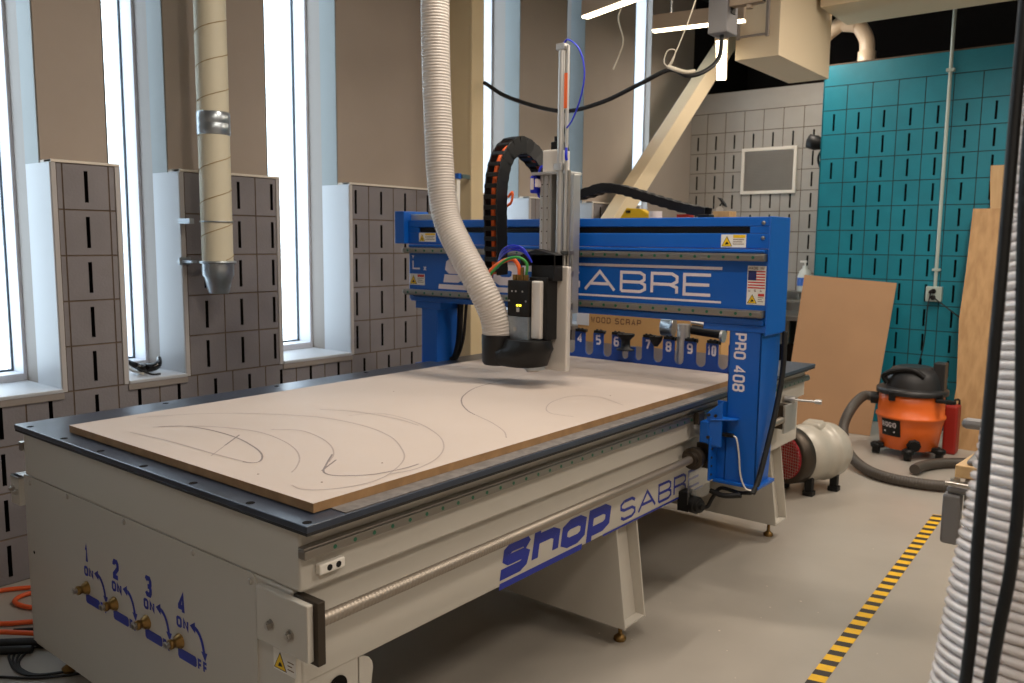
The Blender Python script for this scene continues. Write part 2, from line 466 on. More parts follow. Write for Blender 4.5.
# solid core behind the block faces
mb.box(-2.92, XW - .052, -3.6, 7.1, 0, 4 * H - .001, 1)
for a, b in PIERS[:-1]:
    mb.box(-2.92, XW - .052, a + .004, b - .004, 4 * H, 9 * H - .002, 1)
wl = struct('wall_left', mb, [M['block'], M['mortar'], M['slot']])
mb = MB()
mb.box(-2.92, -2.66, 6.203, 7.1, 4 * H, CZ)
for a, b in PIERS[:-1]:
    mb.box(-2.92, XD, a + .003, b - .003, 9 * H, CZ)
struct('wall_left', mb, M['drywall'])
mb = MB()
for a, b in PIERS[:-1]:      # metal flanges around each block pier and caps on top
    mb.box(XW - .06, XW + .004, a, a + .022, 4 * H, 9 * H + .012)
    mb.box(XW - .06, XW + .004, b - .022, b, 4 * H, 9 * H + .012)
struct('trim_1', mb, M['flange'], .002)
mb = MB()
for a, b in PIERS[:-1]:
    mb.box(XD - .01, XW + .008, a, b, 9 * H, 9 * H + .012)
struct('trim_2', mb, M['cap'], .002)
wins = [(PIERS[i][1], PIERS[i + 1][0]) for i in range(len(PIERS) - 1)]
for i, (a, b) in enumerate(wins):
    n_ = i + 1
    mb = MB(); z0 = 4 * H
    for y0, y1 in ((a, a + .004), (b - .004, b)):
        if y0 > 6.1:
            mb.box(-2.72, -2.66, y0, y1, z0, CZ, 2); continue
        mb.box(-2.60, XW, y0, y1, z0, 9 * H, 0)           # white reveal beside the blocks
        mb.box(-2.60, XD, y0, y1, 9 * H, CZ, 1)           # pale strip beside the drywall
        mb.box(-2.72, -2.60, y0, y1, z0, CZ, 2)
    struct('trim_%d' % (n_ + 2), mb, [M['reveal'], M['palestrip'], M['jamb']])
    mb = MB(); F = .026; xo, xi = -2.92, -2.72
    mb.box(xo, xi, a, a + F * .7, z0, CZ); mb.box(xo, xi, b - F * .7, b, z0, CZ)
    mb.box(xo, xi, a + F * .7, b - F * .7, z0, z0 + .05); mb.box(xo, xi, a + F * .7, b - F * .7, CZ - .07, CZ)
    wf = struct('window_%d' % n_, mb, M['winframe'], .004)
    g = MB(); g.box(-2.856, -2.850, a + F * .7, b - F * .7, z0 + .05, CZ - .07); g.build('pane', M['glass'], wf)
    g = MB()
    for y0, y1 in ((a + F * .7, a + F * .7 + .006), (b - F * .7 - .006, b - F * .7)):
        g.box(-2.849, -2.835, y0, y1, z0 + .05, CZ - .07)
    g.box(-2.849, -2.835, a + F * .7, b - F * .7, z0 + .05, z0 + .058)
    g.build('gasket', M['gasket'], wf)
    s_ = MB(); s_.box(-2.72, XW + .012, a, b, z0, z0 + .016); s_.build('sill', M['reveal'], wf, .003)
    s_ = MB(); s_.box(XW + .001, XW + .009, a - .004, b + .004, z0 - .03, z0); s_.build('sill_apron', M['jamb'], wf, .002)

# back walls
mb = MB()
blocks(mb, (0, 7.1, 0), (1, 0, 0), (0, -1, 0), -2.66, -.95, 0, 14, -2.2710 + .2032, slotrow=lambda r: r < 13)
cell(mb, (0, 7.1, 0), (1, 0, 0), (0, -1, 0), -2.66, -.95, 14 * H, 3.05, None)
mb.box(-3.05, -.95, 7.152, 7.3, 0, 3.05, 0)
mb.box(-2.66, -.95, 7.104, 7.3, 3.03, 3.05, 1)
struct('wall_back', mb, [M['blockback'], M['mortar'], M['slot']])
mb = MB()
blocks(mb, (0, 6.25, 0), (1, 0, 0), (0, -1, 0), -1.0, 4.6, 0, 14, -1.0 + .0, slotrow=lambda r: r < 13, stagger=True)
cell(mb, (0, 6.25, 0), (1, 0, 0), (0, -1, 0), -1.0, 4.6, 14 * H, 3.02, None)
mb.box(-1.0, 4.6, 6.302, 6.45, 0, 3.02, 0)
mb.box(-1.0, -.99, 6.25, 7.1, 0, 3.02, 0)
mb.box(-1.0, 4.6, 6.254, 6.45, 3.02, 3.03, 3)
struct('wall_back_right', mb, [M['teal'], M['tealmortar'], M['slot'], M['mortar']])
mb = MB(); mb.box(4.6, 4.75, -3.6, 6.25, 0, CZ); struct('wall_right', mb, M['plainwall'])
mb = MB(); mb.box(-3.05, 4.75, -3.75, -3.6, 0, CZ); struct('wall_front', mb, M['plainwall'])
mb = MB(); mb.box(-3.05, 4.75, 9.4, 9.55, 0, CZ); mb.box(4.6, 4.75, 6.45, 9.4, 0, CZ); mb.box(-3.2, -3.05, 7.3, 9.4, 0, CZ)
struct('wall_far', mb, M['darkwall'])
mb = MB(); mb.box(-3.2, 4.75, -3.75, 9.55, CZ, CZ + .1); struct('ceiling', mb, M['ceil'])
mb = MB(); mb.box(-3.2, 4.75, -3.75, 9.55, -.1, 0)
struct('floor', mb, M['floor'])
mb = MB()
for i in range(90):
    x = random.uniform(-.2, 2.0); y = random.uniform(-.6, 4.4); r = random.uniform(.002, .006)
    k = random.randint(4, 6); t0 = random.random() * 6
    mb.add([(x + r * math.cos(t0 + 2 * PI * j / k) * random.uniform(.5, 1.1), y + r * math.sin(t0 + 2 * PI * j / k), .0006) for j in range(k)], [list(range(k))])
tag(solo('sawdust_specks', mb, M['floorspeck'], 'pale sawdust specks scattered on the gray floor', 'sawdust'), kind='stuff')

# column and brace
mb = MB(); mb.box(-2.30, -2.10, 2.925, 3.045, 0, CZ); mb.box(-2.118, -2.094, 2.919, 2.934, 0, CZ)
t = solo('steel_column', mb, M['column'], 'tan painted boxed column standing before the left wall', 'column', .004)
mb = MB()
L0 = Vector((-2.1, 4.958, 1.733)); d = Vector((0, 6.504 - 4.958, 3.092 - 1.733)).normalized()
nrm = Vector((0, -d.z, d.y)); A_ = L0 - d * 2.40; B_ = L0 + d * 3.4; wd_ = .165
mb.prism([A_, B_, B_ + nrm * wd_, A_ + nrm * wd_], (-.13, 0, 0))
for tt in (.75,):
    p = L0 + d * tt; mb.cyl(p + Vector((-.06, 0, 0)) - nrm * .0, p + Vector((-.06, 0, 0)) - nrm * .05, .016, n=10)
solo('diagonal_brace', mb, M['brace'], 'cream diagonal steel brace rising behind the blue gantry', 'brace', .006)

# round wrapped duct by the left wall
cx, cy, r = -2.2, 1.152, .074
t = thing('spiral_duct', 'cream wrapped round duct ending in a metal cone by the left windows', 'duct', (cx, cy, 1.24))
mb = MB(); mb.cyl((cx, cy, 1.385), (cx, cy, CZ), r, n=36); mb.build('duct_tube', M['duct'], t)
mb = MB(); hz = 0.16
pts = [(cx + (r + .001) * math.cos(a), cy + (r + .001) * math.sin(a), 1.40 + hz * a / (2 * PI)) for a in [i * 2 * PI / 28 for i in range(int(28 * (CZ - 1.42) / hz))]]
mb.tube(pts, .0022, n=5); mb.build('seam', M['ductseam'], t)
mb = MB(); mb.lathe((cx, cy, 2.0), (0, 0, 1), [(0, r + .001), (.003, r + .004), (.05, r + .004), (.054, r + .002), (.058, r + .004), (.105, r + .004), (.108, r + .001)], n=36); mb.build('foil_coupling', M['galv'], t)
mb = MB(); mb.lathe((cx, cy, 1.235), (0, 0, 1), [(0, .046), (.004, .050), (.08, .068), (.09, .076), (.15, .076)], n=36); mb.build('reducer_cone', M['galv'], t)
mb = MB()
mb.lathe((cx, cy, 1.383), (0, 0, 1), [(0, r + .004), (0, r + .014), (.012, r + .014), (.012, r + .004)], n=30)
mb.box(cx - .19, cx - .06, cy - .105, cy - .075, 1.384, 1.396); mb.box(cx - .17, cx - .02, cy + .06, cy + .085, 1.384, 1.394)
mb.box(-2.357, -2.345, cy - .12, cy - .06, 1.372, 1.41)
mb.lathe((cx, cy, 1.583), (0, 0, 1), [(0, r + .002), (0, r + .006), (.006, r + .006), (.006, r + .002)], n=30)
mb.box(-2.352, cx - .05, cy - .115, cy - .09, 1.575, 1.60)
build_each(mb, 'wall_bracket', M['galv'], t)

# eyewear on the second window's sill
t = thing('safety_glasses', 'black curved safety glasses folded on the second window sill', 'glasses', (-2.50, .92, 4 * H + .016))
zb = 4 * H + .016
mb = MB()
for sy in (-1, 1):
    g = []
    for i in range(9):
        a = i / 8
        g.append((-2.52 + .045 * math.sin(a * PI), .92 + sy * (.006 + .075 * a), zb + .027 + .04 * a * a))
    mb.tube(g, .02, n=10, rf=lambda i: .026 - .0018 * i)
mb.build('lens', M['eyewear'], t)
mb = MB(); mb.tube(spline([(-2.49, .85, zb + .045), (-2.44, .86, zb + .03), (-2.41, .90, zb + .008), (-2.40, .94, zb + .006)]), .005, n=8); mb.build('temple_arm', M['black'], t)
mb = MB(); mb.tube(spline([(-2.56, .85, zb + .04), (-2.52, .86, zb + .02), (-2.47, .89, zb + .006)]), .007, n=8); mb.build('nose_pad', M['white'], t)

# air louver on the gray back wall
t = thing('air_louver', 'square louvered grille with cream frame on the gray block wall', 'vent', (-1.79, 7.1, 2.0))
x0, x1, z0, z1 = -2.075, -1.505, 2.005, 2.465
mb = MB(); f_ = .032
mb.box(x0, x1, 7.075, 7.1, z0, z0 + f_); mb.box(x0, x1, 7.075, 7.1, z1 - f_, z1); mb.box(x0, x0 + f_, 7.075, 7.1, z0 + f_, z1 - f_); mb.box(x1 - f_, x1, 7.075, 7.1, z0 + f_, z1 - f_)
mb.build('frame', M['cap'], t, .003)
mb = MB(); mb.box(x0 + f_, x1 - f_, 7.095, 7.1, z0 + f_, z1 - f_)
nb = 26
for i in range(nb):
    z = z0 + f_ + (z1 - z0 - 2 * f_) * (i + .5) / nb
    mb.add([(x0 + f_, 7.079, z - .006), (x1 - f_, 7.079, z - .006), (x1 - f_, 7.095, z + .006), (x0 + f_, 7.095, z + .006)], [(0, 1, 2, 3)])
mb.build('grille', M['blockback'], t)

# black gooseneck lamp reaching past the teal wall's edge
t = thing('wall_lamp', 'black lamp head on a curved arm at the edge of the teal wall', 'lamp', (-1.0, 6.55, 2.15))
mb = MB(); mb.lathe((-1.17, 6.40, 2.42), (1, .1, -.28), [(0, .035), (.01, .062), (.08, .066), (.14, .045), (.17, .03)], n=20); mb.build('lamp_head', M['black'], t)
mb = MB(); mb.tube(spline([(-1.02, 6.42, 2.37), (-1.07, 6.42, 2.28), (-1.06, 6.43, 2.2), (-1.0, 6.45, 2.1)]), .011, n=8); mb.box(-1.02, -1.0, 6.40, 6.50, 2.06, 2.14); mb.build('arm', M['black'], t)

# conduit and outlet on the teal wall
xc = -.012
t = thing('electrical_outlet', 'pale metal outlet box with conduit running up the teal wall', 'outlet', (xc, 6.25, 1.05))
mb = MB(); mb.cyl((xc, 6.225, 1.17), (xc, 6.225, 4.3), .0135, n=14); mb.build('conduit', M['conduit'], t)
mb = MB(); mb.box(xc - .03, xc + .03, 6.21, 6.25, 2.86, 2.885); mb.box(xc - .03, xc + .03, 6.21, 6.25, 1.30, 1.32); build_each(mb, 'strap', M['conduit'], t, .002)
mb = MB(); mb.box(xc - .062, xc + .056, 6.195, 6.25, 1.055, 1.175); mb.build('box', M['conduit'], t, .006)
mb = MB()
for z in (1.088, 1.138):
    mb.cyl((xc - .004, 6.195, z), (xc - .004, 6.188, z), .02, n=16)
build_each(mb, 'socket', M['black'], t)
mb = MB()
mb.tube(spline([(xc + .0, 6.185, 1.09), (xc + .05, 6.15, 1.06), (.18, 6.12, .96), (.30, 6.12, .87), (.42, 6.16, .80)]), .0055, n=7)
mb.cyl((xc, 6.189, 1.09), (xc, 6.16, 1.088), .013, n=10)
solo('extension_cord', mb, M['rubber'], 'black cord from the outlet slanting right behind the planks', 'cord')
mb = MB()
mb.tube(spline([(xc - .02, 6.185, 1.138), (xc - .03, 6.15, 1.0), (-.05, 6.14, .7), (-.1, 6.12, .4), (-.12, 6.0, .1), (-.08, 5.7, .012)]), .005, n=7)
mb.cyl((xc - .02, 6.189, 1.138), (xc - .02, 6.16, 1.13), .013, n=10)
solo('extension_cord', mb, M['rubber'], 'black cord hanging straight down from the outlet behind the vacuum', 'cord')

# ---------------------------------------------------------------- overhead
t = thing('rectangular_duct', 'cream rectangular sheet metal duct dropping from the ceiling', 'duct', (-.9, 4.9, 2.75))
mb = MB(); mb.box(-.93, -.63, 4.26, 5.25, 2.72, CZ); mb.build('duct_body', M['sheetduct'], t, .004)
mb = MB(); mb.box(-.91, -.70, 4.245, 4.262, 2.86, 2.872); mb.box(-.92, -.9, 4.24, 4.262, 2.85, 3.3); mb.box(-.72, -.70, 4.24, 4.262, 2.85, 3.3); mb.build('flange', M['jamb'], t, .002)
mb = MB(); mb.box(-.60, 4.6, 4.9, 5.5, 3.15, 3.65)
solo('ceiling_duct', mb, M['sheetduct'], 'wide cream duct crossing under the dark ceiling on the right', 'duct', .006)
mb = MB()
P_ = spline([(-1.10, 6.30, 3.22), (-.98, 6.30, 3.32), (-.86, 6.31, 3.38), (-.77, 6.33, 3.34), (-.72, 6.35, 3.27), (-.695, 6.36, 3.20), (-.69, 6.36, 3.12), (-.69, 6.36, 3.03)], 8)
mb.tube(P_, .062, n=20)
mb.tube([P_[14], P_[22]], .07, n=20)
mb.lathe((-.69, 6.36, 3.03), (0, 0, 1), [(0, .073), (.09, .073), (.095, .066)], n=20)
solo('pvc_pipe', mb, M['pvc'], 'cream plastic pipe elbow bending down onto the teal wall top', 'pipe')

def bar(name_label, p0, p1, wd=.07, dp=.09):
    p0 = Vector(p0); p1 = Vector(p1); mid = (p0 + p1) / 2
    d = (p1 - p0).normalized(); s_ = Vector((-d.y, d.x, 0)).normalized() * wd / 2
    t = thing('linear_light', name_label, 'light', mid, None)
    mb = MB(); zt = Vector((0, 0, dp))
    A = [p0 - s_, p0 + s_, p1 + s_, p1 - s_]
    mb.prism([a + Vector((0, 0, .012)) for a in A], zt); mb.build('housing', M['lampbody'], t, .003)
    mb = MB(); s2 = s_ * .8
    mb.prism([p0 - s2, p0 + s2, p1 + s2, p1 - s2], (0, 0, .0119)); mb.build('diffuser', M['ledbar'], t)
    mb = MB()
    for k in (.2, .8):
        p = p0.lerp(p1, k); mb.cyl(p + Vector((0, 0, dp)), (p.x, p.y, CZ), .004, n=6)
    build_each(mb, 'hanger_wire', M['steel'], t)
    return t
bar('linear LED light at far left, slanting up out of frame', (-1.43, 3.20, 2.85), (-.6, 2.93, 2.86), .06)
bar('horizontal linear LED light left of the gray hub box', (-1.24, 3.70, 2.84), (-.67, 3.80, 2.84), .055)
bar('linear LED light seen end-on, pointing away below the gray hub box', (-.90, 3.98, 2.785), (-1.31, 4.88, 2.73), .085)
# fixtures above the frame that hold the room's other lamps
for i, (x, y) in enumerate([(0.9, 0.4), (-0.3, 1.6), (2.6, 1.8), (2.4, -1.6), (0.9, 4.2), (-1.2, 5.9), (2.8, 4.6)]):
    a = .4 * i
    t = thing('linear_light', 'linear LED light hanging from the ceiling outside the picture', 'light', (x, y, 3.39), 'LED lights overhead')
    mb = MB(); du = Vector((math.cos(a), math.sin(a), 0)) * .62; dv = Vector((-math.sin(a), math.cos(a), 0)) * .05; c = Vector((x, y, 3.386))
    mb.prism([c - du - dv, c + du - dv, c + du + dv, c - du + dv], (0, 0, .09)); mb.build('housing', M['lampbody'], t, .003)
    mb = MB(); mb.cyl(c + du * .7 + Vector((0, 0, .09)), Vector((c.x + du.x * .7, c.y + du.y * .7, CZ)), .004, n=6); mb.build('hanger_wire', M['steel'], t)
    mb = MB(); mb.cyl(c - du * .7 + Vector((0, 0, .09)), Vector((c.x - du.x * .7, c.y - du.y * .7, CZ)), .004, n=6); mb.build('hanger_wire', M['steel'], t)
t = thing('ceiling_power_hub', 'gray junction box hanging beside the cream rectangular duct', 'junction box', (-.55, 3.2, 2.72))
mb = MB(); mb.box(-.66, -.545, 3.28, 3.42, 2.665, 3.05); mb.build('box', M['graybox'], t, .006)
mb = MB(); mb.box(-.544, -.538, 3.32, 3.37, 2.77, 2.83); build_each(mb, 'socket', M['black'], t)
mb = MB(); mb.box(-.615, -.585, 3.33, 3.37, 3.0, CZ); mb.box(-.58, -.36, 3.30, 3.36, 2.80, 2.86); mb.cyl((-.44, 3.33, 2.80), (-.44, 3.33, 2.78), .02, n=12)
mb.prism([(-.36, 3.3, 2.80), (-.36, 3.3, 2.86), (-.58, 3.3, 3.0), (-.58, 3.3, 2.9)], (0, .06, 0)); mb.build('mounting_arm', M['lampbody'], t, .004)
mb = MB()
P_ = spline([(-2.06, 3.0, 2.51), (-1.848, 3.0, 2.395), (-1.463, 3.0, 2.282), (-1.181, 3.0, 2.303), (-.92, 3.0, 2.382), (-.74, 3.0, 2.437), (-.655, 3.05, 2.405), (-.60, 3.15, 2.44), (-.585, 3.28, 2.53), (-.60, 3.34, 2.665)], 10)
mb.tube(P_, .0125, n=10)
cb = solo('power_cable', mb, M['rubber'], 'thick black power cable swooping from the column to the gray hub box', 'cable')
mb = MB()
mb.tube(spline([(-.742, 2.985, 2.45), (-.765, 2.985, 2.48), (-.745, 2.985, 2.535), (-.70, 2.985, 2.53), (-.715, 2.985, 2.47), (-.742, 2.985, 2.45)]), .0034, n=7)
mb.tube(spline([(-.735, 2.98, 2.45), (-.70, 2.99, 2.52), (-.655, 3.02, 2.66), (-.62, 3.05, 2.80), (-.58, 3.1, 3.0)]), .0034, n=7)
mb.tube(spline([(-.74, 2.985, 2.452), (-.69, 2.99, 2.43), (-.655, 3.03, 2.42), (-.63, 3.08, 2.43)]), .011, n=8)
mb.build('cord_loop', M['tie'], cb)
mb = MB()
mb.tube(spline([(-1.42, 3.6, 3.0), (-1.44, 3.6, 2.93), (-1.40, 3.6, 2.80), (-1.42, 3.6, 2.72), (-1.47, 3.6, 2.62)]), .005, n=6)
mb.tube([(-1.42, 3.6, 3.0), (-1.42, 3.6, CZ)], .002, n=5)
solo('loose_cable', mb, M['tie'], 'loose tan cable dangling between the LED lights before the drywall', 'cable')

# ================================================================== CNC ROUTER
R_ = thing('cnc_router', 'large cream and blue gantry router table with black bed filling the room centre', 'machine', (-.72, 1.6, 0))
ORGR = ORG[R_.name]
X0, X1, Y0, Y1 = -1.50, .058, -.064, 3.215
# bed
mb = MB(); mb.box(X0, X1, Y0, Y1, .866, .882, 0); mb.box(X0 + .001, X1 - .001, Y0 + .001, Y1 - .001, .858, .866, 1)
mb.build('bed_plate', [M['bed'], M['bededge']], R_, .002)
mb = MB()
pts = [(x, y) for y in (-.045,) for x in (-1.42, -1.17, -.93, -.68, -.43, -.18, .035)] + [(x, y) for x in (-1.46, -1.30) for y in (.45, .95, 1.45, 1.95, 2.6)] + [(.04, y) for y in (.6, 1.2, 2.8)]
for x, y in pts:
    mb.cyl((x, y, .8815), (x, y, .8826), .011, n=16)
build_each(mb, 'bolt_hole', M['slot'], R_)
mb = MB(); mb.box(.0, .052, .05, 2.44, .8822, .8845); mb.box(-1.30, -1.25, .1, 2.44, .8822, .8838); build_each(mb, 'spoil_strip', M['spoil'], R_)
# upper frame under bed
mb = MB(); mb.box(-1.47, .012, -.05, 3.20, .712, .858); mb.build('upper_frame', M['cream'], R_, .006)
mb = MB(); mb.box(.012, .030, -.03, 3.20, .843, .857); mb.build('side_lip', M['cream'], R_, .001)
mb = MB(); mb.box(.012, .038, -.055, 3.2, .796, .817, 0); mb.box(.012, .034, -.055, 3.2, .817, .823, 0)
mb.build('linear_rail', M['rail'], R_, .002)
mb = MB(); y = .03
while y < 3.15:
    mb.cyl((.0375, y, .806), (.0388, y, .806), .0052, n=12); y += .06
build_each(mb, 'rail_cap', M['green'], R_)
mb = MB(); mb.box(-1.498, -1.47, -.055, 3.2, .792, .822); mb.build('linear_rail', M['rail'], R_, .002)
# lower side frames
mb = MB(); mb.box(-.10, -.015, -.03, 3.19, .472, .7115); mb.build('lower_side_frame', M['cream'], R_, .006)
mb = MB(); mb.box(-1.45, -1.365, .0, 3.19, .472, .72); mb.build('lower_side_frame', M['cream'], R_, .006)
# ball screw
mb = MB()
def thr(i, n_):
    return .0155 + (.0012 if i % 4 in (0, 1) else 0)
pp = [(.045, -.035 + i * .0028, .648) for i in range(0, 250)]
mb.tube(pp, .014, n=16, rf=lambda i: thr(i, 250))
mb.cyl((.045, .66, .648), (.045, 2.80, .648), .0165, n=18)
mb.build('ball_screw', M['screwsteel'], R_)
mb = MB(); mb.box(-.015, .072, -.05, -.028, .555, .705); mb.build('screw_bearing_block', M['darksteel'], R_, .002)
mb = MB(); mb.box(-.135, .058, -.068, -.05, .565, .70); brk = mb.build('screw_bracket', M['cream'], R_, .003)
def hexbolt(parent, p, n=(0, -1, 0), s=.011, mt='steel'):
    p = Vector(p); n = Vector(n)
    b = MB(); b.cyl(p, p + n * .003, s * 1.25, n=18); b.cyl(p + n * .003, p + n * .011, s, n=6, sm=False); b.cyl(p + n * .011, p + n * .014, s * .6, n=10)
    return build_each(b, 'bolt', M[mt], parent)
hexbolt(brk, (-.078, -.068, .617)); hexbolt(brk, (-.004, -.068, .615))
mb = MB(); mb.box(-.015, .055, 2.80, 2.86, .60, .72); mb.box(.0, .05, 2.86, 2.95, .66, .70); mb.build('rear_bearing_block', M['darksteel'], R_, .003)
mb = MB(); mb.box(.048, .062, 2.80, 2.95, .58, .72); mb.cyl((.02, 2.9, .735), (.16, 2.93, .735), .006, n=10); mb.cyl((.16, 2.93, .735), (.19, 2.935, .735), .012, n=12); mb.cyl((.02, 2.9, .735), (.07, 2.91, .735), .018, n=12)
mb.build('rear_lever', M['alum'], R_, .002)
# left side bracket at the front
mb = MB(); mb.box(-1.56, -1.49, -.065, -.045, .60, .70); mb.box(-1.56, -1.49, -.065, .0, .69, .70)
lb = mb.build('side_bracket', M['cream'], R_, .003)
hexbolt(lb, (-1.535, -.065, .655), s=.009); hexbolt(lb, (-1.505, -.065, .648), s=.009)
# sensor
mb = MB(); mb.box(.012, .030, -.008, .066, .744, .770); sn = mb.build('limit_sensor', M['white'], R_, .004)
mb = MB()
for y in (.020, .046): mb.cyl((.0295, y, .757), (.031, y, .757), .0075, n=14)
build_each(mb, 'sensor_eye', M['black'], sn)
# front cabinet and its cover plate
mb = MB(); mb.box(-1.475, -.018, -.048, .145, .11, .711); mb.build('front_cabinet', M['cream'], R_, .008)
mb = MB()
r_ = .02; P2 = [(-1.478, .125), (-.158, .125)] + [(-.158 - r_ + r_ * math.cos(a), .712 - r_ + r_ * math.sin(a)) for a in (0, .4, .8, 1.2, PI / 2)] + [(-1.478, .712)]
mb.prism([(x, -.048, z) for x, z in P2], (0, -.004, 0))
cov = mb.build('front_cover_plate', M['cream2'], R_)
for x, z in ((-1.43, .69), (-1.154, .70), (-.794, .70), (-.432, .698), (-.178, .69)):
    b = MB(); b.lathe((x, -.052, z), (0, -1, 0), [(0, .0085), (.002, .0085), (.0045, .005)], n=14); b.build('screw', M['steel'], cov)
b = MB(); b.cyl((-1.43, -.052, .45), (-1.43, -.0525, .45), .006, n=10); b.build('screw', M['slot'], cov)
# side hole of the front leg
mb = MB(); mb.cyl((-.016, .075, .425), (-.0135, .075, .425), .028, n=24); mb.build('access_hole', M['slot'], R_)
mb = MB()
P3 = [(.145, .472)] + [(.145 + .045 * math.cos(a), .43 + .042 * math.sin(a)) for a in (1.2, .8, .4, 0)] + [(.18, .36), (.145, .25)]
mb.prism([(-.017, y, z) for y, z in P3], (-.006, 0, 0)); mb.build('leg_gusset', M['cream'], R_)
# printed marks + valves
yF = -.0526
def fF(x, z, s=1): return frame((x, yF, z), (s, 0, 0), (0, 0, s))
valve0 = None
for i, xv in enumerate((-1.048, -.872, -.686, -.512)):
    zv = .432
    mb = MB()
    dn = '1234'[i]
    text(mb, dn, (xv - .003, yF, zv + .078), (1, 0, 0), (0, 0, 1), .038, .062, .0145)
    text(mb, 'ON', (xv - .014, yF, zv + .038), (1, 0, 0), (0, 0, 1), .027, .032, .0085, gap=.22)
    # arrow arc
    arc = [(xv + .074 + .045 * math.sin(a), zv - .015 + .075 * math.cos(a)) for a in [k * .17 for k in range(9)]]
    ribbon(mb, arc, .012, lambda a, b: Vector((a, yF, b)))
    (ax, az), (bx, bz) = arc[0], arc[-1]
    flat(mb, [(ax - .022, az), (ax + .004, az + .016), (ax + .004, az - .016)], lambda a, b: Vector((a, yF, b)))
    flat(mb, [(bx + .003, bz - .020), (bx - .015, bz + .004), (bx + .015, bz + .006)], lambda a, b: Vector((a, yF, b)))
    s_ = .080
    flat(mb, [(xv - .006, zv - .050), (xv - .012, zv - .044), (xv - .012, zv - .026), (xv - .006, zv - .020), (xv + s_ - .006, zv - .020), (xv + s_, zv - .026), (xv + s_, zv - .044), (xv + s_ - .006, zv - .050)], lambda a, b: Vector((a, yF, b)))
    text(mb, 'FF' , (xv + s_ + .005, yF, zv - .052), (1, 0, 0), (0, 0, 1), .021, .032, .0075, gap=.22)
    mb.build('valve_marking', M['bluevinyl'], cov)
    if valve0 is None:
        vb = MB(); vb.lathe((xv, -.052, zv), (0, -1, 0), [(0, .021), (.004, .021), (.005, .017), (.012, .017), (.014, .012), (.022, .012), (.024, .014), (.031, .014), (.032, .008)], n=22)
        valve0 = vb.build('vacuum_valve', M['brass'], R_)
        vb = MB(); vb.cyl((xv, -.082, zv), (xv, -.094, zv), .008, n=6, sm=False); vb.box(xv - .014, xv + .005, -.094, -.087, zv - .007, zv + .007); vb.build('handle', M['steel'], valve0, .002)
    else:
        copy_part(valve0, (xv + 1.048, 0, 0))
# warning sticker on front
def warn(parent, o, u, v, n, sx, sz, tri=.8, header='red', lines=3):
    """white warning sticker; o lower left, u,v unit vectors"""
    o = Vector(o); u = Vector(u); v = Vector(v); n = Vector(n)
    fr0 = lambda a, b: o + u * a + v * b
    g = MB(); flat(g, [(0, 0), (sx, 0), (sx, sz), (0, sz)], fr0, 0)
    st = g.build('warning_sticker', M['label'], parent)
    fr1 = lambda a, b: o + u * a + v * b + n * .0006
    fr2 = lambda a, b: o + u * a + v * b + n * .0011
    h = sz * tri; cxx = h * .60 + .002
    g = MB(); flat(g, [(.002, sz * .08), (.002 + h * 1.12, sz * .08), (.002 + h * .56, sz * .08 + h)], fr1, 0)
    k = .86; ccx, ccz = .002 + h * .56, sz * .08 + h / 3
    tri_ = [(.002, sz * .08), (.002 + h * 1.12, sz * .08), (.002 + h * .56, sz * .08 + h)]
    flat(g, [(ccx + (a - ccx) * k, ccz + (b - ccz) * k) for a, b in tri_], fr2, 1)
    fr3 = lambda a, b: o + u * a + v * b + n * .0015
    flat(g, [(ccx - h * .18, ccz - h * .16), (ccx + h * .2, ccz - h * .12), (ccx + h * .16, ccz + .0), (ccx, ccz + h * .12), (ccx - h * .1, ccz)], fr3, 0)
    x_ = .004 + h * 1.15
    if header == 'red': flat(g, [(x_, sz * .72), (sx * .96, sz * .72), (sx * .96, sz * .95), (x_, sz * .95)], fr1, 2)
    if header == 'yellow': flat(g, [(x_, sz * .74), (sx * .97, sz * .74), (sx * .97, sz * .97), (x_, sz * .97)], fr1, 1)
    for i in range(lines):
        zz = sz * (.58 - .17 * i); flat(g, [(x_, zz), (sx * (.92 - .07 * (i % 2)), zz), (sx * (.92 - .07 * (i % 2)), zz + sz * .05), (x_, zz + sz * .05)], fr1, 3)
    g.build('warning_print', [M['black'], M['yellow'], M['red'], M['ink']], st)
warn(cov, (-.098, -.0485, .497), (1, 0, 0), (0, 0, 1), (0, -1, 0), .085, .055, header=None)

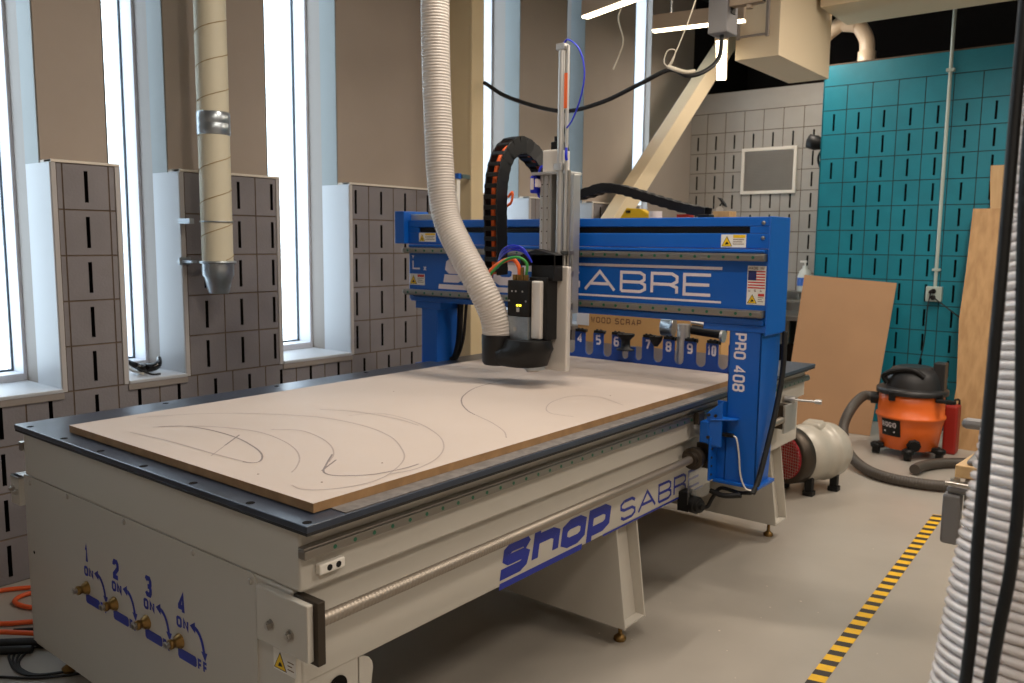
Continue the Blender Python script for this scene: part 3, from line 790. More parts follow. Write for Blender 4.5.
# Shop SABRE logos
def logo(parent, o, u, v, k, matn, topline=True, x0=.80):
    mb = MB(); o = Vector(o); u = Vector(u); v = Vector(v)
    hS = .108 * k; th = .040 * k; W = (.151 if topline else .172) * k; g_ = .016 * k; sh = .20
    fr = frame(o + v * (.035 * k), u, v, sh)
    Sg = [(1, .78), (.85, 1), (.25, 1), (.05, .85), (.05, .62), (.2, .5), (.8, .5), (.97, .38), (.93, .12), (.75, 0), (-.12, 0)]
    hg = [[(0, 0), (0, 1.15)], [(0, .80), (.75, .80), (1, .66), (1, 0)]]
    og = [[(.25, 0), (0, .15), (0, .65), (.25, .8), (.75, .8), (1, .65), (1, .15), (.75, 0), (.25, 0)]]
    pg = [[(0, -.45), (0, .8), (.75, .8), (1, .65), (1, .15), (.75, 0), (0, 0)]]
    x = th / 2 - (.0 if topline else .03 * k)
    for gl in ([Sg], hg, og, pg):
        for st in gl:
            ribbon(mb, [(x + a * (W - th), th / 2 + b * (hS * 1.2 - th)) for a, b in st], th, fr)
        x += W + g_
    f0 = frame(o, u, v, sh)
    b0 = .024 * k
    flat(mb, [(-.03 * k, 0), (.50 * k, 0), (.50 * k, b0), (-.03 * k, b0)], f0)
    # SABRE
    xs = x0 * k; f1 = frame(o + u * xs, u, v)
    zs = .032 * k; ht = .094 * k; tn = .013 * k; wd_ = .130 * k; gp = .021 * k
    xx = 0
    for ch in 'SABRE':
        wv = wd_ * (1.28 if ch == 'A' else 1)
        for st in GL[ch]:
            ribbon(mb, [(xx + tn / 2 + a * (wv - tn), zs + tn / 2 + b * (ht - tn)) for a, b in st], tn, f1)
        xx += wv + gp
    flat(mb, [(-.14 * k, .008 * k), (xx + .02 * k, .008 * k), (xx + .02 * k, .017 * k), (-.14 * k, .017 * k)], f1)
    if topline: flat(mb, [(-.06 * k, .142 * k), (xx + .02 * k, .142 * k), (xx + .02 * k, .154 * k), (-.06 * k, .154 * k)], f1)
    return mb.build('logo_lettering', M[matn], parent)
logo(R_, (-.0145, .715, .462), (0, 1, 0), (0, 0, 1), .84, 'bluevinyl', topline=False)

# cross legs with feet
foot0 = None
for yl, nm in ((1.385, 1), (2.86, 2)):
    mb = MB()
    # end-plate trapezoid across the machine
    P4 = [(-1.51, .085), (-1.46, .472), (-.03, .472), (.02, .085)]
    mb.prism([(x, yl, z) for x, z in P4], (0, .008, 0))
    mb.prism([(x, yl + .145, z) for x, z in P4], (0, .008, 0))
    for sx, xa, xb in ((1, -.03, .03), (-1, -1.46, -1.52)):
        e_ = sx * .006
        mb.prism([(xa - .055 * sx, yl + .006, .472), (xa - .055 * sx + e_, yl + .006, .472), (xb - .055 * sx + e_, yl + .006, .092), (xb - .055 * sx, yl + .006, .092)], (0, .14, 0))
    mb.box(-1.505, .016, yl + .004, yl + .149, .085, .093)
    mb.box(-.10, -.028, yl + .004, yl + .149, .464, .472)
    lf = mb.build('leg_frame', M['cream'], R_, .002)
    b = MB()
    for x, yy in ((-.045, yl + .075), (-1.445, yl + .075)):
        b = MB(); b.lathe((x, yy, 0), (0, 0, 1), [(0, .022), (.004, .024), (.014, .024), (.022, .014), (.028, .008), (.088, .008)], n=18)
        b.build('foot', M['brass'], lf)
for x in (-1.41, -.08):
    b = MB(); b.lathe((x, .03, 0), (0, 0, 1), [(0, .022), (.004, .024), (.014, .024), (.022, .014), (.028, .008), (.112, .008)], n=18); b.build('foot', M['brass'], R_)

# ------------------------------------------------------------- gantry
YG = 1.92; GX0, GX1 = -1.65, .285
mb = MB()
mb.box(GX0, GX1, YG + .004, YG + .19, 1.20, 1.485)            # beam body
mb.box(GX0, GX1, YG, YG + .17, 1.572, 1.608); mb.box(GX0, GX1, YG, YG + .17, 1.487, 1.545)
mb.box(GX0, -1.575, YG, YG + .17, 1.545, 1.572); mb.box(.208, GX1, YG, YG + .17, 1.545, 1.572)
mb.box(GX0, GX1, YG + .05, YG + .17, 1.545, 1.572)
mb.box(GX0 + .01, GX1 - .01, YG - .012, YG + .1, 1.472, 1.484)   # ledge
mb.box(GX0 + .02, GX1 - .005, YG - .006, YG + .19, 1.192, 1.218)   # bottom lip
mb.box(.03, GX1 + .004, YG, YG + .19, 1.164, 1.192)
gb = mb.build('gantry_beam', M['blue'], R_, .003)
mb = MB(); mb.box(-1.575, .208, YG + .012, YG + .05, 1.546, 1.571); mb.build('brush_slot', M['black'], gb)
mb = MB(); mb.box(-1.722, -1.652, YG - .03, YG + .15, 1.488, 1.655); mb.box(GX1, GX1 + .006, YG - .004, YG + .20, 1.155, 1.61); build_each(mb, 'end_plate', M['blue'], gb, .003)
mb = MB(); mb.box(-1.652, -1.44, YG + .02, YG + .15, 1.609, 1.640); mb.build('cable_tray', M['alum'], gb, .003)
for z0 in (1.440, 1.224):
    mb = MB(); mb.box(GX0 - .01, GX1 - .003, YG - .030, YG + .004, z0, z0 + .028); mb.box(GX0 - .01, GX1 - .003, YG - .036, YG - .03, z0 + .005, z0 + .023)
    rl = mb.build('linear_rail', M['rail'], gb, .002)
    mb = MB(); x = GX0 + .03
    while x < GX1 - .02:
        mb.cyl((x, YG - .0355, z0 + .014), (x, YG - .0375, z0 + .014), .006, n=10); x += .06
    build_each(mb, 'rail_cap', M['green'], rl)
for x, z in ((.205 + .02, 1.592), (.225, 1.53)):
    pass
mb = MB()
for x, z in ((.262, 1.585), (.262, 1.528)): mb.lathe((x, YG, z), (0, -1, 0), [(0, .008), (.003, .008), (.006, .005)], n=12)
build_each(mb, 'bolt', M['steel'], gb)
yS = YG + .0034
lg = logo(gb, (-1.41, yS, 1.262), (1, 0, 0), (0, 0, 1), .985, 'decal', x0=.722)
mb = MB()   # small axis marks at the left end
text(mb, 'X', (-1.545, yS, 1.35), (1, 0, 0), (0, 0, 1), .022, .024, .006)
ribbon(mb, [(-1.62, 1.40), (-1.62, 1.36), (-1.57, 1.36)], .008, lambda a, b: Vector((a, yS, b)))
text(mb, 'Y', (-1.63, yS, 1.41), (1, 0, 0), (0, 0, 1), .02, .02, .005) if 'Y' in GL else text(mb, 'I', (-1.625, yS, 1.41), (1, 0, 0), (0, 0, 1), .02, .02, .006)
mb.build('axis_marking', M['decal'], gb)
warn(gb, (-1.645, yS, 1.275), (1, 0, 0), (0, 0, 1), (0, -1, 0), .11, .058, header='red')
warn(gb, (-1.572, YG - .0006, 1.499), (1, 0, 0), (0, 0, 1), (0, -1, 0), .12, .045, header='yellow')
warn(gb, (.092, YG - .0006, 1.491), (1, 0, 0), (0, 0, 1), (0, -1, 0), .103, .05, header='yellow')
# flag sticker
fx0, fx1, fz0, fz1 = .205, .279, 1.272, 1.422
fr0 = lambda a, b: Vector((a, yS, b)); fr1 = lambda a, b: Vector((a, yS - .0006, b)); fr2 = lambda a, b: Vector((a, yS - .0011, b))
mb = MB(); flat(mb, [(fx0, fz0), (fx1, fz0), (fx1, fz1), (fx0, fz1)], fr0); fs = mb.build('flag_sticker', M['label'], gb)
mb = MB(); fa, fb = 1.335, 1.403
for i in range(7):
    z = fa + (fb - fa) * (2 * i) / 13; flat(mb, [(fx0 + .003, z), (fx1 - .003, z), (fx1 - .003, z + (fb - fa) / 13), (fx0 + .003, z + (fb - fa) / 13)], fr1, 0)
flat(mb, [(fx0 + .003, fa + (fb - fa) * 6 / 13), (fx0 + .036, fa + (fb - fa) * 6 / 13), (fx0 + .036, fb), (fx0 + .003, fb)], fr2, 1)
text(mb, 'MADE IN', (fx0 + .004, yS - .0006, 1.408), (1, 0, 0), (0, 0, 1), .0078, .010, .0018, gap=.3, mi=2)
text(mb, 'U S A', (fx0 + .006, yS - .0006, 1.322), (1, 0, 0), (0, 0, 1), .0078, .009, .0018, gap=.7, mi=2)
mb.build('flag_print', [M['red'], M['flagblue'], M['ink']], fs)
warn(fs, (fx0 + .001, yS - .0005, 1.274), (1, 0, 0), (0, 0, 1), (0, -1, 0), .072, .044, header='red')

# right leg
mb = MB()
LX0, LX1 = .142, .272
mb.prism([(LX1, YG + .004, 1.192), (LX1, YG + .20, 1.192), (LX1, YG + .20, 1.05), (LX1, YG + .14, .561), (LX1, YG + .004, .561)], (-.006, 0, 0))
mb.box(LX0, LX1, YG + .004, YG + .012, .56, 1.192)
mb.prism([(LX0, YG + .004, 1.192), (LX0, YG + .20, 1.192), (LX0, YG + .14, .561), (LX0, YG + .004, .561)], (.006, 0, 0))
mb.box(.10, LX1 + .02, YG - .01, YG + .16, .548, .561)
mb.box(.098, .106, YG - .055, YG + .1, .561, .74)
mb.box(.10, LX0, YG + .01, YG + .018, .561, .88)
gl_ = mb.build('gantry_leg', M['blue'], R_, .002)
mb = MB()
mb.prism([(.085, YG - .055, .715), (.085, YG - .055, .835), (.142, YG - .035, .885), (.142, YG - .035, .70), (.10, YG - .045, .70)], (0, .008, 0))
mb.prism([(.10, YG - .055, .806), (.19, YG - .02, .812), (.20, YG + .004, .812), (.10, YG + .004, .812)], (0, 0, .007))
mb.box(.06, .098, YG - .06, YG + .15, .715, .80)
mb.build('carriage_bracket', M['blue'], gl_, .002)
mb = MB()
for x, z in ((.096, .83), (.096, .74), (.125, .83)): mb.cyl((x, YG - .055, z), (x, YG - .062, z), .007, n=6, sm=False)
for z in (.585, .62, .655, .69): mb.cyl((.106, YG - .04, z), (.109, YG - .04, z), .005, n=8)
build_each(mb, 'bolt', M['darksteel'], gl_)
mb = MB(); mb.box(.040, .062, YG - .075, YG - .02, .785, .835); mb.build('rail_block', M['darksteel'], gl_, .003)
mb = MB()
text(mb, 'PRO', (.163, YG + .0030, 1.158), (0, 0, -1), (1, 0, 0), .031, .050, .0085, gap=.16); mb.build('model_lettering', M['decal'], gl_)
mb = MB(); text(mb, '408', (.163, YG + .0030, 1.030), (0, 0, -1), (1, 0, 0), .031, .050, .0085, gap=.16); mb.build('model_number', M['decal'], gl_)
mb = MB(); mb.tube(spline([(.298, YG + .18, 1.16), (.300, YG + .17, 1.0), (.295, YG + .13, .85), (.288, YG + .07, .70), (.283, YG + .01, .58), (.275, YG - .02, .535)]), .011, n=10); mb.build('black_conduit', M['rubber'], gl_)
mb = MB(); mb.box(.135, .17, YG - .03, YG + .0, .745, .757); mb.cyl((.17, YG - .015, .751), (.185, YG - .015, .751), .009, n=10); mb.build('switch', M['black'], gl_)
mb = MB(); mb.tube(spline([(.185, YG - .015, .751), (.20, YG - .02, .74), (.212, YG - .02, .68), (.222, YG - .02, .60), (.245, YG - .02, .55), (.275, YG - .015, .545)]), .0035, n=8); mb.build('sensor_wire', M['alumlight'], gl_)
# left leg
mb = MB()
mb.box(-1.56, -1.45, YG + .004, YG + .012, .86, 1.192); mb.box(-1.456, -1.45, YG + .012, YG + .16, .86, 1.192); mb.box(-1.56, -1.554, YG + .012, YG + .16, .60, 1.192)
mb.box(-1.60, -1.42, YG, YG + .17, 1.155, 1.192); mb.box(-1.575, -1.51, YG - .03, YG + .16, .60, .87)
g2 = mb.build('gantry_leg', M['blue'], R_, .003)
mb = MB(); mb.tube(spline([(-1.40, YG + .13, 1.18), (-1.41, YG + .13, 1.0), (-1.43, YG + .12, .9), (-1.45, YG + .11, .883)]), .016, n=10); mb.tube(spline([(-1.36, YG + .13, 1.18), (-1.38, YG + .13, 1.0), (-1.42, YG + .13, .9), (-1.44, YG + .12, .883)]), .008, n=8); build_each(mb, 'cable_bundle', M['rubber'], g2)
# drive nut, clear guard and motor below the right leg
mb = MB(); mb.lathe((.045, YG - .11, .648), (0, 1, 0), [(0, .03), (.02, .03), (.021, .045), (.05, .045), (.051, .034), (.12, .034)], n=24); mb.box(.03, .098, YG - .02, YG + .08, .60, .70); mb.build('ball_nut', M['darksteel'], R_, .001)
mb = MB(); mb.box(.035, .041, YG - .10, YG + .10, .46, .60); mb.build('clear_guard', M['clear'], R_, .001)
mb = MB(); mb.lathe((.03, YG - .04, .448), (1, -.3, 0), [(0, .036), (.03, .036), (.031, .028), (.045, .028), (.046, .013), (.06, .013)], n=22); mb.box(-.02, .03, YG - .075, YG - .01, .42, .50); mb.build('drive_motor', M['black'], R_, .002)
mb = MB(); mb.tube(spline([(.03, YG + .0, .44), (.07, YG + .01, .43), (.09, YG + .02, .47), (.12, YG + .03, .515), (.20, YG + .02, .515), (.26, YG + .0, .53)]), .008, n=8); mb.tube(spline([(.09, YG - .0, .505), (.15, YG - .01, .50), (.22, YG + .0, .512)]), .011, n=8); build_each(mb, 'cable_bundle', M['rubber'], R_)

# ------------------------------------------------------------- z axis
zt = MB(); XA, XB = -.690, -.512
zt.box(XA + .012, XB - .035, 1.825, 1.872, 1.20, 1.795)
zt.box(XA - .03, XB - .06, 1.872, 1.884, 1.20, 1.78)
za = zt.build('z_axis_back_plate', M['alum'], R_, .002)
mb = MB()
for xa, xb in ((XA, XA + .062), (XB - .03, XB)):
    mb.box(xa, xb, 1.775, 1.825, 1.20 if xb > -.55 else 1.36, 1.79)
mb.box(XA + .012, XA + .022, 1.770, 1.777, 1.36, 1.79); mb.box(XA + .04, XA + .048, 1.770, 1.777, 1.36, 1.79)
build_each(mb, 'z_rail', M['alum'], za, .002)
mb = MB()
for x in (XA + .016, XA + .044, XB - .018):
    z = 1.40
    while z < 1.78:
        mb.cyl((x, 1.7702, z), (x, 1.7685, z), .003, n=8); z += .05
build_each(mb, 'rail_cap', M['darksteel'], za)
mb = MB(); mb.tube([(-.600, 1.795, 1.36 + i * .004) for i in range(108)], .011, n=12, rf=lambda i: .0095 + .0018 * (i % 2)); mb.build('ball_screw', M['steel'], za)
mb = MB(); mb.box(-.715, XB - .025, 1.745, 1.87, 1.79, 1.802); mb.build('top_plate', M['alum'], za, .002)
mb = MB(); mb.box(-.668, -.585, 1.76, 1.85, 1.802, 1.895); mt = mb.build('z_motor', M['alumlight'], za, .006)
mb = MB(); mb.box(-.640, -.595, 1.78, 1.83, 1.895, 1.93); mb.cyl((-.615, 1.80, 1.93), (-.615, 1.80, 1.952), .017, n=16); mb.build('motor_plug', M['black'], mt, .004)
mb = MB(); mb.tube(spline([(-.615, 1.80, 1.95), (-.613, 1.80, 1.99), (-.60, 1.80, 2.01), (-.59, 1.81, 1.98), (-.585, 1.82, 1.93), (-.60, 1.86, 1.88)]), .0055, n=8); mb.build('motor_cable', M['rubber'], mt)
mb = MB(); mb.box(-.735, -.70, 1.76, 1.82, 1.715, 1.79); mb.build('relay_box', M['bluecable'], za, .006)
mb = MB(); mb.box(-.728, -.712, 1.755, 1.76, 1.73, 1.778); mb.box(-.70, -.685, 1.75, 1.80, 1.74, 1.775); mb.build('relay_window', M['decal'], za, .002)
mb = MB(); mb.tube(spline([(-.72, 1.80, 1.79), (-.70, 1.80, 1.83), (-.67, 1.82, 1.82)]), .006, n=8); mb.tube(spline([(-.72, 1.80, 1.72), (-.70, 1.79, 1.70), (-.68, 1.80, 1.73)]), .006, n=8); build_each(mb, 'air_tube', M['bluecable'], za)
# counterbalance cylinder
mb = MB(); mb.cyl((-.542, 1.715, 1.25), (-.542, 1.715, 2.30), .0135, n=18); mb.box(-.563, -.521, 1.695, 1.74, 1.80, 1.83); mb.box(-.563, -.521, 1.70, 1.735, 2.285, 2.31); mb.cyl((-.512, 1.715, 1.25), (-.512, 1.715, 2.30), .0075, n=12)
cy_ = mb.build('balance_cylinder', M['alum'], za, .002)
mb = MB(); mb.box(-.522, -.506, 1.705, 1.7064, 2.05, 2.19); mb.build('cylinder_label', M['orangecable'], cy_)
mb = MB(); mb.tube(spline([(-.53, 1.71, 2.31), (-.50, 1.70, 2.318), (-.44, 1.69, 2.27), (-.413, 1.69, 2.18), (-.43, 1.69, 2.08), (-.475, 1.70, 2.00), (-.505, 1.705, 1.97)]), .0035, n=8)
mb.tube(spline([(-.505, 1.705, 1.89), (-.503, 1.70, 1.86), (-.503, 1.705, 1.84)]), .006, n=8); build_each(mb, 'air_tube', M['bluecable'], cy_)
mb = MB(); mb.cyl((-.50, 1.72, 1.22), (-.50, 1.72, 1.80), .009, n=12); mb.box(-.522, -.48, 1.70, 1.74, 1.36, 1.385); mb.box(-.522, -.48, 1.70, 1.74, 1.22, 1.25); mb.box(-.522, -.48, 1.70, 1.74, 1.45, 1.47); mb.build('guide_rod', M['steel'], za, .001)
# spindle
mb = MB(); mb.box(-.570, -.456, 1.66, 1.69, .968, 1.405); sp = mb.build('spindle_mount_plate', M['alumlight'], R_, .006)
mb = MB()
mb.box(-.60, -.480, 1.60, 1.66, 1.345, 1.455); mb.prism([(-.66, 1.60, 1.405), (-.48, 1.60, 1.405), (-.48, 1.60, 1.455), (-.58, 1.60, 1.475), (-.66, 1.60, 1.45)], (0, .06, 0))
mb.box(-.60, -.505, 1.585, 1.66, 1.10, 1.36); mb.build('spindle_housing', M['black'], sp, .004)
mb = MB(); mb.box(-.572, -.524, 1.565, 1.60, 1.105, 1.345); mb.build('spindle_body', M['alumlight'], sp, .006)
mb = MB(); mb.box(-.685, -.575, 1.55, 1.64, 1.195, 1.345); eb = mb.build('electrical_box', M['black'], sp, .004)
mb = MB(); mb.box(-.684, -.577, 1.553, 1.64, 1.095, 1.195); mb.build('lower_panel', M['galv'], sp, .003)
mb = MB()
for x in (-.635, -.620): mb.box(x, x + .009, 1.5475, 1.55, 1.238, 1.246)
build_each(mb, 'status_light', M['ledyellow'], eb)
mb = MB()
for x, z in ((-.66, 1.30), (-.64, 1.30), (-.605, 1.30), (-.675, 1.26), (-.587, 1.26)): mb.cyl((x, 1.55, z), (x, 1.5485, z), .004, n=8)
mb.cyl((-.645, 1.553, 1.142), (-.645, 1.550, 1.142), .009, n=12)
mb.box(-.635, -.62, 1.548, 1.5502, 1.215, 1.235); build_each(mb, 'panel_screw', M['alum'], eb)
mb = MB()
for x in (-.665, -.64, -.605): mb.cyl((x, 1.575, 1.345), (x, 1.575, 1.368), .011, n=12)
mb.cyl((-.622, 1.57, 1.345), (-.622, 1.57, 1.40), .007, n=10); build_each(mb, 'cable_gland', M['brass'], eb)
mb = MB(); mb.tube(spline([(-.64, 1.575, 1.366), (-.645, 1.572, 1.405), (-.675, 1.565, 1.432), (-.74, 1.56, 1.412), (-.80, 1.56, 1.368), (-.86, 1.58, 1.31), (-.90, 1.62, 1.30), (-.89, 1.68, 1.34)]), .009, n=10)
mb.tube(spline([(-.89, 1.68, 1.34), (-.88, 1.70, 1.42), (-.876, 1.702, 1.6)]), .008, n=8); mb.build('orange_cable', M['orangecable'], eb)
mb = MB(); mb.tube(spline([(-.605, 1.575, 1.366), (-.60, 1.570, 1.415), (-.635, 1.556, 1.440), (-.70, 1.548, 1.425), (-.78, 1.545, 1.36), (-.85, 1.57, 1.29), (-.90, 1.64, 1.31)]), .006, n=8); mb.build('green_cable', M['greencable'], eb)
mb = MB()
for k in range(3):
    mb.tube(spline([(-.595, 1.60, 1.42), (-.63, 1.585, 1.462 + .007 * k), (-.69, 1.58, 1.468 + .010 * k), (-.75, 1.59, 1.44 + .012 * k), (-.82, 1.65, 1.39 + .01 * k), (-.86, 1.69, 1.40)]), .0038, n=8)
build_each(mb, 'air_tube', M['bluecable'], eb)
mb = MB()
for x in (-.68, -.65, -.61, -.575, -.54, -.51): mb.lathe((x, 1.575 + .02 * math.sin(x * 60), 1.07), (0, 0, 1), [(0, .006), (.028, .006), (.03, .003)], n=8)
build_each(mb, 'clamp_screw', M['alum'], sp)
mb = MB(); mb.lathe((-.575, 1.585, .966), (0, 0, 1), [(0, .026), (.012, .032), (.03, .032)], n=20); mb.build('spindle_nose', M['steel'], sp)
# dust shoe
mb = MB()
def blob(z, sx, sy, x0, n=26):
    return [(x0 + sx * math.copysign(abs(math.cos(t)) ** .8, math.cos(t)), 1.575 + sy * math.copysign(abs(math.sin(t)) ** .9, math.sin(t)), z) for t in [2 * PI * i / n for i in range(n)]]
rings = [blob(.985, .10, .06, -.645), blob(.995, .140, .08, -.645), blob(1.045, .145, .09, -.635), blob(1.065, .115, .085, -.595), blob(1.10, .10, .075, -.59)]
n_ = 26; vs = [p for r in rings for p in r]
mb.add(vs, [(k * n_ + i, k * n_ + (i + 1) % n_, (k + 1) * n_ + (i + 1) % n_, (k + 1) * n_ + i) for k in range(len(rings) - 1) for i in range(n_)], 0, True)
mb.add(rings[0], [list(range(n_))[::-1]]); mb.add(rings[-1], [list(range(n_))])
mb.lathe((-.735, 1.545, .985), (.0, 0, 1), [(0, .056), (.012, .063), (.09, .066), (.128, .066)], n=28)
mb.build('dust_shoe', M['black'], sp)
mb = MB(); mb.cyl((-.56, 1.58, .978), (-.56, 1.58, .992), .045, n=20); mb.build('shoe_clamp', M['galv'], sp)

# cable carriers
CH2 = [(-.80, 2.08, 1.70), (-.72, 2.09, 1.718), (-.645, 2.1, 1.732), (-.564, 2.1, 1.752), (-.459, 2.1, 1.738), (-.306, 2.1, 1.694), (-.14, 2.1, 1.650), (-.04, 2.1, 1.632)]
def chain(mb, mr, P, wv, wd, dp, step=.045):
    """links along P: wv = width vector, dp = link depth"""
    P = resample(spline(P, 16), step); wv = Vector(wv).normalized()
    for a, b in zip(P, P[1:]):
        t_ = (b - a); L = t_.length; t_ = t_ / L; nn = wv.cross(t_).normalized(); c = (a + b) / 2
        for sg in (-1, 1):
            o = c + wv * (sg * (wd / 2 - .004))
            h = L * .56
            C = [o - t_ * h - nn * dp / 2, o + t_ * h - nn * dp / 2, o + t_ * h + nn * dp / 2, o - t_ * h + nn * dp / 2]
            mb.prism([p - wv * .004 for p in C], wv * .008)
        for sg in (-1, 1):
            o = c + nn * (sg * dp / 2)
            C = [o - t_ * L * .22 - wv * wd / 2, o + t_ * L * .22 - wv * wd / 2, o + t_ * L * .22 + wv * wd / 2, o - t_ * L * .22 + wv * wd / 2]
            mr.prism([p - nn * .002 for p in C], nn * .005)
mb = MB()
PC = [(-.87, 1.70, 1.36), (-.87, 1.695, 1.50), (-.87, 1.690, 1.66), (-.87, 1.70, 1.78), (-.87, 1.74, 1.88), (-.87, 1.82, 1.935), (-.87, 1.90, 1.925), (-.85, 1.97, 1.87), (-.82, 2.01, 1.79), (-.80, 2.03, 1.70), (-.80, 2.03, 1.625)]
chain(mb, mb, PC, (1, 0, 0), .075, .072)
zc = mb.build('cable_carrier', M['black'], R_, .0015, 1)
mb = MB(); mb.tube(spline([Vector(p) + Vector((-.012, 0, 0)) for p in PC]), .011, n=8); zz = mb.build('orange_cable', M['orangecable'], zc)
mb = MB(); mb.tube(spline([Vector(p) + Vector((.012, .008, 0)) for p in PC]), .006, n=8); mb.build('blue_cable', M['bluecable'], zc)
mb = MB(); mb.tube(spline([(-.84, 1.74, 1.70), (-.815, 1.74, 1.72), (-.82, 1.74, 1.68), (-.845, 1.74, 1.66)]), .006, n=8); mb.build('orange_tie', M['orangecable'], zc)
mb = MB()
chain(mb, mb, CH2, (0, 1, 0), .075, .038)
mb.box(-.08, -.03, 2.06, 2.11, 1.608, 1.625)
mb.build('cable_carrier', M['black'], R_, .0015, 1)

# tool rack
t_ = MB()
nums = {1: -1.262, 2: -1.147, 3: -1.032, 4: -.918, 5: -.803, 6: -.695, 7: -.515, 8: -.400, 9: -.287, 10: -.173}
slots = [-1.205, -1.09, -.975, -.861, -.749, -.644, -.566, -.458, -.344, -.230, -.118]
YR = 2.45; ZT = 1.04
hw = .026
edges = [-1.32]
t_.box(-1.32, -.06, YR, YR + .008, .884, .922)
xs = [-1.32]
for sx in slots:
    w_ = hw if sx not in (-.644, -.566) else .019
    xs += [sx - w_, sx + w_]
xs += [-.06]
for i in range(0, len(xs), 2):
    a, b = xs[i], xs[i + 1]
    top = ZT if not (-.63 < (a + b) / 2 < -.58) else .985
    t_.box(a, b, YR, YR + .008, .922, top)
for i, sx in enumerate(slots):      # rounded slot bottoms
    w_ = hw if sx not in (-.644, -.566) else .019
    pr_ = 8
    for sg in (-1, 1):
        P5 = [(sx + sg * w_, .922), (sx + sg * w_, .922 + w_)] + [(sx + sg * w_ * math.cos(a), .922 + w_ - w_ * math.sin(a)) for a in [PI / 2 * k / pr_ for k in range(1, pr_ + 1)]]
        t_.prism([(x, YR, z) for x, z in P5], (0, .008, 0))
t_.box(-1.32, -.06, YR + .008, YR + .05, .884, .892)
tr = t_.build('tool_rack', M['navy'], R_)
for n_, x in nums.items():
    mb = MB(); s_ = str(n_); wd_ = .031 if n_ < 10 else .024
    tot = wd_ if n_ < 10 else wd_ * .55 + .22 * wd_ + wd_
    text(mb, s_, (x - tot / 2, YR - .001, .980), (1, 0, 0), (0, 0, 1), wd_, .050, .0098, gap=.22)
    mb.build('slot_number', M['decal'], tr)
for n_, x in nums.items():
    mb = MB()
    mb.prism([(x - .022, YR - .012, ZT), (x + .022, YR - .012, ZT), (x + .030, YR - .002, ZT), (x + .05, YR - .035, ZT), (x + .056, YR - .03, ZT), (x + .034, YR + .02, ZT), (x - .022, YR + .02, ZT)], (0, 0, .014))
    mb.cyl((x - .01, YR + .002, ZT + .014), (x - .01, YR + .002, ZT + .019), .006, n=8); mb.cyl((x + .012, YR + .002, ZT + .014), (x + .012, YR + .002, ZT + .019), .006, n=8)
    mb.build('tool_fork', M['black'], tr)
mb = MB(); mb.lathe((-.635, YR - .01, .968), (0, 0, 1), [(0, .046), (.007, .046), (.010, .024), (.05, .022), (.066, .036), (.072, .044), (.082, .044)], n=22)
mb.build('tool_holder', M['black'], tr)
mb = MB(); mb.cyl((-.345, YR + .045, .895), (-.345, YR + .045, 1.115), .032, n=24); mb.build('tool_measure_post', M['alum'], tr)
mb = MB(); mb.lathe((-.475, YR + .06, 1.095), (1, .25, -.05), [(0, .040), (.004, .047), (.05, .047), (.052, .054), (.064, .054)], n=26); mb.lathe((-.47, YR - .0, 1.05), (0, 0, -1), [(0, .034), (.02, .03), (.05, .01)], n=16, mi=1); mb.build('chrome_tool_holder', [M['galv'], M['black']], tr)
mb = MB(); mb.cyl((-.315, YR + .07, 1.09), (-.15, YR + .09, 1.075), .024, n=16, mi=0); mb.cyl((-.32, YR + .07, 1.125), (-.14, YR + .09, 1.108), .008, n=10, mi=1); mb.lathe((-.155, YR + .06, 1.07), (1, 0, 0), [(0, .03), (.012, .03)], n=16, mi=1); mb.build('air_cylinder', [M['black'], M['alum']], tr)
mb = MB(); mb.box(-.40, -.16, YR + .10, YR + .13, 1.135, 1.155, 0); mb.box(-.27, -.19, YR + .098, YR + .1, 1.137, 1.153, 1); mb.build('valve_bar', [M['brass'], M['yellow']], tr)

# ================================================================== board on the bed
t = thing('mdf_sheet', 'pale fibreboard sheet with pencilled curves lying on the black bed', 'board', (-.617, 1.22, .8846))
mb = MB(); mb.box(-1.235, 0, 0, 2.44, .8846, .9068, 1); mb.add([(-1.235, 0, .907), (0, 0, .907), (0, 2.44, .907), (-1.235, 2.44, .907)], [(0, 1, 2, 3)], 0)
mb.build('sheet', [M['mdf'], M['mdfedge']], t)

